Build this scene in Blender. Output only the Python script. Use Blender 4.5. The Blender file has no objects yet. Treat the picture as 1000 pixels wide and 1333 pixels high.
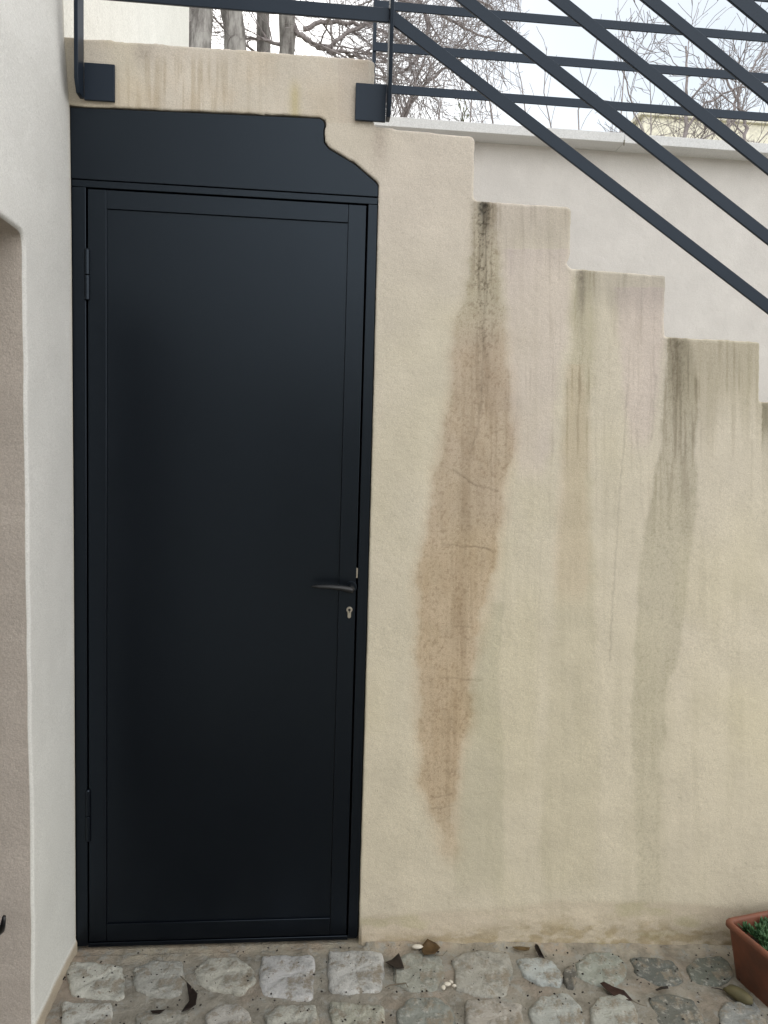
import bpy, math, random
import numpy as np
from mathutils import Vector, noise as mnoise

random.seed(7)
RNG = np.random.default_rng(11)
sc = bpy.context.scene
col = sc.collection

# ------------------------------------------------------------------ camera
YAW, PITCH, ROLL, F = 0.0943, 0.0838, 0.0305, 1000.0
CAM = np.array([0.6041, -2.1365, 1.4521])
_cy, _sy = math.cos(YAW), math.sin(YAW)
FWD = np.array([_sy * math.cos(PITCH), _cy * math.cos(PITCH), -math.sin(PITCH)])
_r0 = np.array([_cy, -_sy, 0.0])
_u0 = np.cross(_r0, FWD)
RIGHT = _r0 * math.cos(ROLL) + _u0 * math.sin(ROLL)
UP = -_r0 * math.sin(ROLL) + _u0 * math.cos(ROLL)

cd = bpy.data.cameras.new('camera')
cam = bpy.data.objects.new('camera', cd)
col.objects.link(cam)
from mathutils import Matrix
M = Matrix(((RIGHT[0], UP[0], -FWD[0], CAM[0]),
            (RIGHT[1], UP[1], -FWD[1], CAM[1]),
            (RIGHT[2], UP[2], -FWD[2], CAM[2]),
            (0, 0, 0, 1)))
cam.matrix_world = M
cd.sensor_fit = 'VERTICAL'
cd.sensor_height = 24.0
cd.lens = 24.0 * F / 1333.0
cd.clip_start = 0.02
cd.clip_end = 2000
sc.camera = cam

# ------------------------------------------------------------------ sky, sun, exposure
SUN_EL, SUN_AZ = 52.0, 12.0       # azimuth from +Y (behind the stairs) towards +X
w = bpy.data.worlds.new("World")
sc.world = w
w.use_nodes = True
nt = w.node_tree
for n in list(nt.nodes):
    nt.nodes.remove(n)
out = nt.nodes.new('ShaderNodeOutputWorld')
bg = nt.nodes.new('ShaderNodeBackground')
sky = nt.nodes.new('ShaderNodeTexSky')
sky.sky_type = 'NISHITA'
sky.sun_disc = False
sky.sun_elevation = math.radians(SUN_EL)
sky.sun_rotation = math.radians(SUN_AZ)
sky.dust_density = 1.0
sky.air_density = 1.0
hs = nt.nodes.new('ShaderNodeHueSaturation')
hs.inputs['Saturation'].default_value = 0.95
hs.inputs['Hue'].default_value = 0.475
hs.inputs['Value'].default_value = 0.40
nt.links.new(sky.outputs[0], hs.inputs['Color'])
tc = nt.nodes.new('ShaderNodeTexCoord')
nz = nt.nodes.new('ShaderNodeTexNoise')
nz.inputs['Scale'].default_value = 1.6
nz.inputs['Detail'].default_value = 5
nt.links.new(tc.outputs['Generated'], nz.inputs['Vector'])
cr = nt.nodes.new('ShaderNodeMapRange')
cr.inputs[1].default_value = 0.36
cr.inputs[2].default_value = 0.56
cr.inputs[3].default_value = 0.35
cr.inputs[4].default_value = 1.0
nt.links.new(nz.outputs['Fac'], cr.inputs[0])
mx = nt.nodes.new('ShaderNodeMix')
mx.data_type = 'RGBA'
# the cloud thins to pale blue towards the garden side on the right
_gd = FWD + RIGHT * 0.42 + UP * 0.85
_gd = _gd / np.linalg.norm(_gd)
dt = nt.nodes.new('ShaderNodeVectorMath'); dt.operation = 'DOT_PRODUCT'
nt.links.new(tc.outputs['Generated'], dt.inputs[0]); dt.inputs[1].default_value = tuple(float(v) for v in _gd)
dr_ = nt.nodes.new('ShaderNodeMapRange'); dr_.interpolation_type = 'SMOOTHSTEP'
for _i, _v in zip((1, 2, 3, 4), (0.88, 0.99, 1.0, 0.20)): dr_.inputs[_i].default_value = _v
nt.links.new(dt.outputs['Value'], dr_.inputs[0])
ml = nt.nodes.new('ShaderNodeMath'); ml.operation = 'MULTIPLY'
nt.links.new(cr.outputs[0], ml.inputs[0]); nt.links.new(dr_.outputs[0], ml.inputs[1])
nt.links.new(ml.outputs[0], mx.inputs[0])
nt.links.new(hs.outputs[0], mx.inputs[6])
mx.inputs[7].default_value = (11.0, 10.8, 10.5, 1)       # thin bright cloud layer
nt.links.new(mx.outputs[2], bg.inputs['Color'])
bg.inputs['Strength'].default_value = 0.12
nt.links.new(bg.outputs[0], out.inputs['Surface'])

sl = bpy.data.lights.new('sun', 'SUN')
sl.energy = 0.9
sl.angle = math.radians(25)
sl.color = (1.0, 0.96, 0.9)
sun = bpy.data.objects.new('sun', sl)
col.objects.link(sun)
_el, _az = math.radians(SUN_EL), math.radians(SUN_AZ)
sd = Vector((math.sin(_az) * math.cos(_el), math.cos(_az) * math.cos(_el), math.sin(_el)))
sun.rotation_euler = sd.to_track_quat('Z', 'Y').to_euler()
sun.location = (2, 6, 9)

sc.view_settings.view_transform = 'Standard'
sc.view_settings.look = 'None'
sc.view_settings.gamma = 1
sc.view_settings.use_curve_mapping = False
sc.view_settings.exposure = 1.0
sc.render.engine = 'CYCLES'
sc.cycles.use_denoising = True
sc.cycles.max_bounces = 8
sc.cycles.diffuse_bounces = 5

# ------------------------------------------------------------------ image pixel helpers (pixels cast from the camera onto planes)
def _ray(px, py):
    return RIGHT * (px - 500) / F - UP * (py - 666.5) / F + FWD
def at(px, py, Y=0.0):
    d = _ray(px, py); return CAM + d * (Y - CAM[1]) / d[1]
def atx(px, py, X):
    d = _ray(px, py); return CAM + d * (X - CAM[0]) / d[0]
def atz(px, py, Z=0.0):
    d = _ray(px, py); return CAM + d * (Z - CAM[2]) / d[2]
def gz(X, Y=0):
    return -0.0456 * np.clip(np.asarray(X, float) - 0.78, 0, 6)
def atg(px, py):
    p = atz(px, py, 0.0)
    for _ in range(4):
        p = atz(px, py, float(gz(p[0])))
    return p
def wall_pixels(X, Z, Y=0.0):
    """metres on the stair wall -> camera image pixels, used for the stain tables"""
    P = np.stack([X - CAM[0], np.full_like(X, Y - CAM[1]), Z - CAM[2]], -1)
    wv = P @ FWD
    return 500 + F * (P @ RIGHT) / wv, 666.5 - F * (P @ UP) / wv

# ------------------------------------------------------------------ numpy noise
_perm = RNG.random((256, 256)).astype(np.float32)
def vnoise(x, y, seed=0):
    x = np.asarray(x, float) + seed * 17.31; y = np.asarray(y, float) + seed * 9.77
    xi = np.floor(x).astype(int); yi = np.floor(y).astype(int)
    fx = x - xi; fy = y - yi
    fx = fx * fx * (3 - 2 * fx); fy = fy * fy * (3 - 2 * fy)
    a = _perm[xi % 256, yi % 256]; b = _perm[(xi + 1) % 256, yi % 256]
    c = _perm[xi % 256, (yi + 1) % 256]; d = _perm[(xi + 1) % 256, (yi + 1) % 256]
    return (a * (1 - fx) + b * fx) * (1 - fy) + (c * (1 - fx) + d * fx) * fy
def fbm(x, y, seed=0, octv=4):
    s = 0; amp = 1; tot = 0
    for k in range(octv):
        s = s + amp * vnoise(x * 2 ** k, y * 2 ** k, seed + k * 3.1); tot += amp; amp *= 0.5
    return s / tot            # 0..1
def sstep(a, b, v):
    t = np.clip((v - a) / (b - a + 1e-9), 0, 1); return t * t * (3 - 2 * t)

# ------------------------------------------------------------------ object helpers
def mesh_np(name, V, Q=None, T=None, mat=None, parent=None, smooth=True, mats=None, midx=None):
    V = np.asarray(V, np.float32)
    me = bpy.data.meshes.new(name)
    me.vertices.add(len(V)); me.vertices.foreach_set('co', V.ravel())
    loops = []; starts = []; n = 0
    if Q is not None and len(Q):
        Q = np.asarray(Q, np.int32); loops.append(Q.ravel()); starts.append(np.arange(len(Q)) * 4); n = len(Q) * 4
    if T is not None and len(T):
        T = np.asarray(T, np.int32); loops.append(T.ravel()); starts.append(np.arange(len(T)) * 3 + n)
    L = np.concatenate(loops).astype(np.int32); S = np.concatenate(starts).astype(np.int32)
    me.loops.add(len(L)); me.loops.foreach_set('vertex_index', L)
    me.polygons.add(len(S)); me.polygons.foreach_set('loop_start', S)
    if midx is not None:
        me.polygons.foreach_set('material_index', np.asarray(midx, np.int32))
    me.update(calc_edges=True); me.validate()
    me.polygons.foreach_set('use_smooth', np.full(len(me.polygons), smooth, bool))
    for m in (mats or ([mat] if mat else [])):
        me.materials.append(m)
    o = bpy.data.objects.new(name, me); col.objects.link(o)
    if parent: o.parent = parent
    return o
def tag(o, label=None, cat=None, group=None, kind=None):
    if label: o['label'] = label
    if cat: o['category'] = cat
    if group: o['group'] = group
    if kind: o['kind'] = kind
    return o
def thing(name, label, cat, loc=(0, 0, 0), rz=0, group=None):
    o = bpy.data.objects.new(name, None); col.objects.link(o)
    o.location = loc; o.rotation_euler = (0, 0, rz); o.empty_display_size = 0.1
    bpy.context.view_layer.update()
    return tag(o, label, cat, group)
def keep(o, parent):
    """parent a mesh whose vertices are in world coordinates"""
    o.parent = parent
    o.matrix_parent_inverse = Matrix.LocRotScale(parent.location, parent.rotation_euler, None).inverted()
    return o

class MB:
    def __init__(s): s.v = []; s.f = []
    def add(s, v, f):
        b = len(s.v); s.v += [tuple(map(float, p)) for p in v]; s.f += [tuple(b + i for i in q) for q in f]
    def box(s, x0, x1, y0, y1, z0, z1):
        s.add([(x0,y0,z0),(x1,y0,z0),(x1,y1,z0),(x0,y1,z0),(x0,y0,z1),(x1,y0,z1),(x1,y1,z1),(x0,y1,z1)],
              [(0,3,2,1),(4,5,6,7),(0,1,5,4),(1,2,6,5),(2,3,7,6),(3,0,4,7)])
    def prism_y(s, pts, y0, y1):
        """polygon in XZ (counter-clockwise seen from -Y) between y0 (front) and y1"""
        n = len(pts)
        s.add([(p[0], y0, p[1]) for p in pts] + [(p[0], y1, p[1]) for p in pts],
              [tuple(range(n)), tuple(range(2*n-1, n-1, -1))] + [(i, i+n, (i+1) % n + n, (i+1) % n) for i in range(n)])
    def prism_x(s, pts, x0, x1):
        n = len(pts)
        s.add([(x0, p[0], p[1]) for p in pts] + [(x1, p[0], p[1]) for p in pts],
              [tuple(range(n-1, -1, -1)), tuple(range(n, 2*n))] + [(i, (i+1) % n, (i+1) % n + n, i+n) for i in range(n)])
    def tube(s, pts, radii, n=12, cap=True):
        pts = [Vector(p) for p in pts]; rings = []
        for i, p in enumerate(pts):
            t = (pts[min(i+1, len(pts)-1)] - pts[max(i-1, 0)]).normalized()
            a = t.orthogonal().normalized() if i == 0 else (a - t * a.dot(t)).normalized()
            b = t.cross(a)
            r = radii[i] if hasattr(radii, '__len__') else radii
            rx, rz_ = (r if hasattr(r, '__len__') else (r, r))
            rings.append([p + a * (math.cos(2*math.pi*k/n) * rx) + b * (math.sin(2*math.pi*k/n) * rz_) for k in range(n)])
        v = [q for rg in rings for q in rg]; f = []
        for i in range(len(rings)-1):
            for k in range(n):
                f.append((i*n+k, i*n+(k+1) % n, (i+1)*n+(k+1) % n, (i+1)*n+k))
        if cap:
            f.append(tuple(range(n-1, -1, -1))); f.append(tuple((len(rings)-1)*n+k for k in range(n)))
        s.add(v, f)
    def build(s, name, mat, parent=None, bevel=0, seg=2, smooth=False, world=True):
        me = bpy.data.meshes.new(name); me.from_pydata(s.v, [], s.f); me.update()
        import bmesh
        bm = bmesh.new(); bm.from_mesh(me)
        bmesh.ops.remove_doubles(bm, verts=bm.verts, dist=1e-6)
        bmesh.ops.recalc_face_normals(bm, faces=bm.faces)
        bm.to_mesh(me); bm.free()
        me.materials.append(mat)
        if smooth:
            me.polygons.foreach_set('use_smooth', np.ones(len(me.polygons), bool))
        o = bpy.data.objects.new(name, me); col.objects.link(o)
        if bevel:
            m = o.modifiers.new('b', 'BEVEL'); m.width = bevel; m.segments = seg; m.limit_method = 'ANGLE'
            m.angle_limit = math.radians(40); m.harden_normals = False
            me.polygons.foreach_set('use_smooth', np.ones(len(me.polygons), bool))
            try:
                me.set_sharp_from_angle(angle=math.radians(35))
            except Exception: pass
        if parent:
            if world: keep(o, parent)
            else: o.parent = parent
        return o

# ------------------------------------------------------------------ materials
def lin(r, g, b):
    f = lambda c: (c/255/12.92) if c/255 <= 0.04045 else ((c/255+0.055)/1.055)**2.4
    return (f(r), f(g), f(b), 1)
def newmat(name):
    m = bpy.data.materials.new(name); m.use_nodes = True
    n = m.node_tree.nodes; b = n['Principled BSDF']
    return m, m.node_tree, b
def node(t, kind, **kw):
    n = t.nodes.new(kind)
    for k, v in kw.items():
        if k in n.inputs: n.inputs[k].default_value = v
        else: setattr(n, k, v)
    return n
def mixn(t, a, b, fac, blend='MIX'):
    m = t.nodes.new('ShaderNodeMix'); m.data_type = 'RGBA'; m.blend_type = blend
    for sock, v in ((0, fac), (6, a), (7, b)):
        if isinstance(v, (int, float)): m.inputs[sock].default_value = v
        elif isinstance(v, tuple): m.inputs[sock].default_value = v
        else: t.links.new(v, m.inputs[sock])
    return m.outputs[2]
def mapr(t, src, a, b, c, d):
    m = t.nodes.new('ShaderNodeMapRange')
    t.links.new(src, m.inputs[0])
    for i, v in zip((1, 2, 3, 4), (a, b, c, d)): m.inputs[i].default_value = v
    return m.outputs[0]
def noisen(t, scale, detail=4, rough=0.55, stretch=None, space='Object'):
    tcn = t.nodes.new('ShaderNodeTexCoord'); src = tcn.outputs[space]
    if stretch:
        mp = t.nodes.new('ShaderNodeMapping'); mp.inputs['Scale'].default_value = stretch
        t.links.new(src, mp.inputs[0]); src = mp.outputs[0]
    n = node(t, 'ShaderNodeTexNoise', Scale=scale, Detail=detail, Roughness=rough)
    t.links.new(src, n.inputs['Vector']); return n.outputs['Fac']
def bump(t, b, h, strength, dist):
    bn = node(t, 'ShaderNodeBump', Strength=strength, Distance=dist)
    t.links.new(h, bn.inputs['Height']); t.links.new(bn.outputs[0], b.inputs['Normal']); return bn

def plaster(name, attr=True, base=(0.5, 0.48, 0.42, 1), grain=300, coarse=60, rough=0.9, dist=0.0012, mottle=0.10):
    m, t, b = newmat(name)
    if attr:
        a = t.nodes.new('ShaderNodeAttribute'); a.attribute_name = 'col'; c = a.outputs['Color']
    else:
        c = base
    n1 = noisen(t, 9, 5); v1 = mapr(t, n1, 0.25, 0.75, 1 - mottle, 1 + mottle * 0.6)
    n2 = noisen(t, grain, 3, 0.7); v2 = mapr(t, n2, 0.25, 0.75, 0.80, 1.16)
    mu = node(t, 'ShaderNodeMath', operation='MULTIPLY'); t.links.new(v1, mu.inputs[0]); t.links.new(v2, mu.inputs[1])
    vm = node(t, 'ShaderNodeVectorMath', operation='SCALE')
    if attr: t.links.new(c, vm.inputs[0])
    else: vm.inputs[0].default_value = base[:3]
    t.links.new(mu.outputs[0], vm.inputs['Scale'])
    t.links.new(vm.outputs[0], b.inputs['Base Color'])
    b.inputs['Roughness'].default_value = rough
    b.inputs['Specular IOR Level'].default_value = 0.2
    n3 = noisen(t, coarse, 4, 0.6)
    ad = node(t, 'ShaderNodeMath', operation='MULTIPLY_ADD'); t.links.new(n3, ad.inputs[0]); ad.inputs[1].default_value = 2.0
    t.links.new(n2, ad.inputs[2])
    bump(t, b, ad.outputs[0], 0.7, dist)
    return m
M_stair = plaster('stair_plaster')
M_white = plaster('white_plaster', grain=300, coarse=70, dist=0.0010, mottle=0.05)
M_rev = plaster('reveal_plaster', attr=False, base=(0.55, 0.495, 0.445, 1), grain=260, coarse=80, dist=0.0012)
M_bound = plaster('boundary_plaster', attr=False, base=(0.63, 0.615, 0.60, 1), grain=300, coarse=30, dist=0.002, mottle=0.08)
M_far = plaster('far_white_plaster', attr=False, base=(0.74, 0.74, 0.70, 1), grain=200, coarse=30, dist=0.002, mottle=0.05)
M_opp = plaster('opposite_plaster', attr=False, base=(0.20, 0.19, 0.15, 1), grain=100, coarse=20, dist=0.003, mottle=0.15)
M_cream = plaster('cream_plaster', attr=False, base=(0.82, 0.80, 0.68, 1), grain=20, coarse=6, dist=0.004, mottle=0.25)
M_coping = plaster('coping_paint', attr=False, base=(0.64, 0.655, 0.67, 1), grain=250, coarse=20, dist=0.0004, mottle=0.04)

def metal(name, base, rough=0.42, spec=0.5, tint=(1, 1, 1, 1)):
    m, t, b = newmat(name)
    n1 = noisen(t, 3.0, 4)
    b.inputs['Metallic'].default_value = 0.0
    b.inputs['Specular IOR Level'].default_value = spec; b.inputs['Specular Tint'].default_value = tint
    t.links.new(mapr(t, n1, 0.3, 0.7, rough - 0.02, rough + 0.03), b.inputs['Roughness'])
    n2 = noisen(t, 6, 5)
    t.links.new(mixn(t, tuple(c * 0.85 for c in base[:3]) + (1,), tuple(c * 1.15 for c in base[:3]) + (1,), n2), b.inputs['Base Color'])
    n3 = noisen(t, 550, 2, 0.5)
    bump(t, b, n3, 0.25, 0.0004)
    return m
M_door = metal('door_paint', (0.0006, 0.0010, 0.0028, 1), 0.33, 0.46, (0.64, 0.80, 0.98, 1))
M_rail = metal('rail_paint', (0.008, 0.013, 0.023, 1), 0.40, 0.36, (0.72, 0.85, 1.0, 1))
M_black = metal('black_paint', (0.006, 0.007, 0.009, 1), 0.35, 0.5)
m, t, b = newmat('brushed_nickel'); b.inputs['Base Color'].default_value = (0.45, 0.42, 0.36, 1)
b.inputs['Metallic'].default_value = 0.9; b.inputs['Roughness'].default_value = 0.38; M_nickel = m
t.links.new(mapr(t, noisen(t, 300, 2), 0.3, 0.7, 0.3, 0.5), b.inputs['Roughness'])
m, t, b = newmat('dark_hole'); b.inputs['Base Color'].default_value = (0.003, 0.003, 0.003, 1); M_hole = m
t.links.new(mapr(t, noisen(t, 50, 2), 0, 1, 0.7, 0.9), b.inputs['Roughness'])

# ================================================================== plaster sheet with relief and an outline
def round_poly(pts, rad):
    """pts with a radius each -> outline with arcs; also the index of the source point"""
    n = len(pts); outp = []
    for i in range(n):
        p = np.array(pts[i], float); r = rad[i]
        if r <= 0: outp.append(p); continue
        a = np.array(pts[i-1], float) - p; c = np.array(pts[(i+1) % n], float) - p
        la, lc = np.linalg.norm(a), np.linalg.norm(c); a /= la; c /= lc
        ang = math.acos(np.clip(a @ c, -1, 1)); d = min(r / math.tan(ang/2), 0.45*la, 0.45*lc)
        for k in range(6):
            s = k/5; outp.append((p + a*d) * (1-s)**2 + 2*s*(1-s)*p + s*s*(p + c*d))
    return np.array(outp)
def sdf(P, poly):
    best = np.full(len(P), 1e9); nx = np.zeros(len(P)); ny = np.zeros(len(P)); inside = np.zeros(len(P), bool)
    idx = np.zeros(len(P), int)
    M_ = len(poly)
    for i in range(M_):
        a = poly[i]; b_ = poly[(i+1) % M_]; e = b_ - a; L2 = e @ e
        if L2 < 1e-14: continue
        t_ = np.clip(((P - a) @ e) / L2, 0, 1)
        qx = P[:, 0] - (a[0] + t_ * e[0]); qy = P[:, 1] - (a[1] + t_ * e[1])
        d = np.hypot(qx, qy); mk = d < best
        best = np.where(mk, d, best); nx = np.where(mk, qx, nx); ny = np.where(mk, qy, ny); idx = np.where(mk, i, idx)
        c = ((a[1] > P[:, 1]) != (b_[1] > P[:, 1]))
        with np.errstate(divide='ignore', invalid='ignore'):
            xx = (b_[0] - a[0]) * (P[:, 1] - a[1]) / (b_[1] - a[1]) + a[0]
        inside ^= c & (P[:, 0] < xx)
    s = np.where(inside, -best, best)
    l = np.maximum(best, 1e-9)
    return s, nx / l, ny / l, idx
def sheet(name, poly, us, vs, place, relief, colour, depth_place, fillet, rough_edge, mats, parent=None):
    """grid sheet clipped to poly. place(u,v,d)->xyz with d = depth into the wall"""
    U, Vv = np.meshgrid(us, vs); nu, nv = len(us), len(vs)
    P = np.stack([U.ravel(), Vv.ravel()], 1)
    s, nx, ny, idx = sdf(P, poly)
    s = s + rough_edge(P[:, 0], P[:, 1])
    ins = (s < 0).reshape(nv, nu)
    cell = ins[:-1, :-1] | ins[1:, :-1] | ins[:-1, 1:] | ins[1:, 1:]
    j, i = np.nonzero(cell)
    a = j*nu + i
    Q = np.stack([a, a+1, a+nu+1, a+nu], 1)
    used = np.zeros(nu*nv, bool); used[Q.ravel()] = True
    outm = used & (s > 0)
    P2 = P.copy()
    P2[outm, 0] -= s[outm] * nx[outm]; P2[outm, 1] -= s[outm] * ny[outm]
    d = np.maximum(-s, 0)
    r = fillet(idx, P)
    k = np.clip(1 - d / np.maximum(r, 1e-6), 0, 1)
    dep = r * (1 - np.sqrt(np.maximum(1 - k*k, 0)))
    remap = -np.ones(nu*nv, int); ui = np.nonzero(used)[0]; remap[ui] = np.arange(len(ui))
    Q = remap[Q]; P2 = P2[ui]; dep = dep[ui]
    dep = dep + relief(P2[:, 0], P2[:, 1])
    V3 = place(P2[:, 0], P2[:, 1], dep)
    # rim
    E = np.concatenate([Q[:, [0,1]], Q[:, [1,2]], Q[:, [2,3]], Q[:, [3,0]]])
    key = np.sort(E, 1); kk = key[:, 0].astype(np.int64) * (len(ui)+1) + key[:, 1]
    un, first, cnt = np.unique(kk, return_index=True, return_counts=True)
    Eb = E[first[cnt == 1]]
    bv = np.unique(Eb); bm_ = -np.ones(len(ui), int)
    n0 = len(ui)
    front = V3[bv]; back = depth_place(P2[bv, 0], P2[bv, 1])
    # duplicate the front rim so the return stays crisp but shaded on its own
    bm_[bv] = np.arange(len(bv))
    VV = np.concatenate([V3, front, back])
    fr = n0 + bm_[Eb]; bk = n0 + len(bv) + bm_[Eb]
    Qr = np.stack([fr[:, 1], fr[:, 0], bk[:, 0], bk[:, 1]], 1)
    mid = np.concatenate([np.zeros(len(Q)), np.full(len(Qr), 1 if len(mats) > 1 else 0)])
    o = mesh_np(name, VV, np.concatenate([Q, Qr]), mats=mats, midx=mid, parent=parent)
    C = colour(P2[:, 0], P2[:, 1])
    CC = np.concatenate([C, C[bv], C[bv]])
    at_ = o.data.attributes.new('col', 'FLOAT_COLOR', 'POINT')
    at_.data.foreach_set('color', np.concatenate([CC, np.ones((len(CC), 1))], 1).astype(np.float32).ravel())
    return o

# ================================================================== STAIR WALL
door_out = [(0.771, -0.12), (0.770, 0.013), (0.769, 1.07), (0.7655, 2.158), (0.7600, 2.168), (0.700, 2.213), (0.632, 2.247),
            (0.6185, 2.262), (0.6170, 2.292), (0.6205, 2.303), (0.6170, 2.318), (0.604, 2.325), (0.30, 2.318), (-0.037, 2.309), (-0.16, 2.309)]
steps = [(-0.16, 2.479), (0.745, 2.482), (0.747, 2.309), (1.023, 2.303), (1.028, 2.134), (1.304, 2.133), (1.306, 2.000),
         (1.296, 1.978), (1.312, 1.966), (1.586, 1.961), (1.592, 1.790), (1.880, 1.788), (1.889, 1.617)]
x_, z_ = 1.889, 1.617
while z_ > 0.1:
    x_ += 0.285; steps.append((x_, z_)); z_ -= 0.1715; steps.append((x_ + 0.006, z_))
steps[-1] = (steps[-1][0], -0.3)
wall_pts = door_out + steps + [(steps[-1][0], -0.3), (0.771, -0.3)]
# clean: close at the bottom
wall_pts = [p for k, p in enumerate(wall_pts) if k == 0 or p != wall_pts[k-1]]
rads = []
for p in wall_pts:
    if p[1] < 0.02 or p[0] < -0.1: rads.append(0)
    elif p in door_out: rads.append(0.004)
    else: rads.append(0.016 if p[0] < 1.5 else 0.010)
poly = round_poly(wall_pts, rads)
def in_door(P):
    return (P[:, 0] < 0.80) & (P[:, 1] < 2.35)
def st_fillet(idx, P):
    r = np.full(len(P), 0.009)
    r = np.where(in_door(P), 0.0035, r)
    r = np.where(P[:, 1] < 0, 0.0001, r)
    return r
def st_rough(x, z):
    n = (fbm(x*22, z*22, 3) - 0.5) * 0.0045 + (fbm(x*90, z*90, 5) - 0.5) * 0.003
    return np.where((x < 0.80) & (z < 2.2), n * 0.35, n)

def band(px, py, tab, soft, wob=5, seed=1, sc_=0.03):
    tab = np.array(tab, float)
    gy_ = np.arange(tab[0, 0] - 60, tab[-1, 0] + 60, 4.0); kr = np.hanning(17); kr /= kr.sum()
    sm_ = lambda c_: np.convolve(np.pad(np.interp(gy_, tab[:, 0], tab[:, c_]), 8, mode='edge'), kr, mode='valid')
    L = np.interp(py, gy_, sm_(1)); R_ = np.interp(py, gy_, sm_(2))
    L = L + (fbm(px*0.05, py*0.11, seed + 6, 3) - 0.5) * wob * .9; R_ = R_ + (fbm(px*0.05 + 9, py*0.11, seed + 8, 3) - 0.5) * wob * .9
    L = L + (fbm(px*0.01, py*sc_, seed, 4) - 0.5) * 2 * wob; R_ = R_ + (fbm(px*0.01 + 5, py*sc_, seed+2, 4) - 0.5) * 2 * wob
    m_ = sstep(L - soft, L + soft, px) * (1 - sstep(R_ - soft, R_ + soft, px))
    return m_ * (py >= tab[0, 0] - 6) * (1 - sstep(tab[-1, 0] - 40, tab[-1, 0], py))
def line(px, py, pts, wd):
    d = np.full(px.shape, 1e9)
    for a, b_ in zip(pts[:-1], pts[1:]):
        a = np.array(a, float); e = np.array(b_, float) - a
        t_ = np.clip(((px - a[0]) * e[0] + (py - a[1]) * e[1]) / (e @ e), 0, 1)
        d = np.minimum(d, np.hypot(px - a[0] - t_ * e[0], py - a[1] - t_ * e[1]))
    return np.exp(-(d / wd) ** 2)
CRACKS = [([(590,612),(602,620),(612,628),(620,633),(633,635),(648,640)], 1.3, .55),
          ([(574,708),(590,709),(604,713),(620,712),(632,714),(642,719)], 1.2, .5),
          ([(592,816),(612,817)], 1.0, .4), ([(575,883),(590,883),(603,885),(628,886)], 1.1, .4),
          ([(580,1003),(584,1006),(592,1004)], 1.1, .45), ([(560,1038),(572,1038),(587,1034)], 1.1, .45),
          ([(562,1053),(575,1052),(594,1048)], 1.0, .35), ([(625,1032),(650,1030)], 1.0, .2),
          ([(816,500),(814,560),(808,620),(804,690),(800,750),(797,790),(794,860)], 1.2, .38),
          ([(852,452),(851,480),(854,492),(851,520),(850,560),(847,572)], 1.5, .35),
          ([(628,300),(630,350),(631,400),(629,450),(628,480),(627,520),(622,560),(612,590)], 1.6, .5),
          ([(836,515),(830,530),(828,560),(833,600),(834,640),(838,680)], 1.3, .18),
          ([(674,520),(672,545),(668,570)], 1.0, .2), ([(662,660),(660,720),(654,800),(650,850)], 1.2, .18),
          ([(704,700),(702,800),(700,880)], 1.2, .13), ([(650,965),(646,975),(640,962),(630,957)], 1.1, .15),
          ([(783,520),(783,620),(784,700)], 1.0, .10)]
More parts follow.
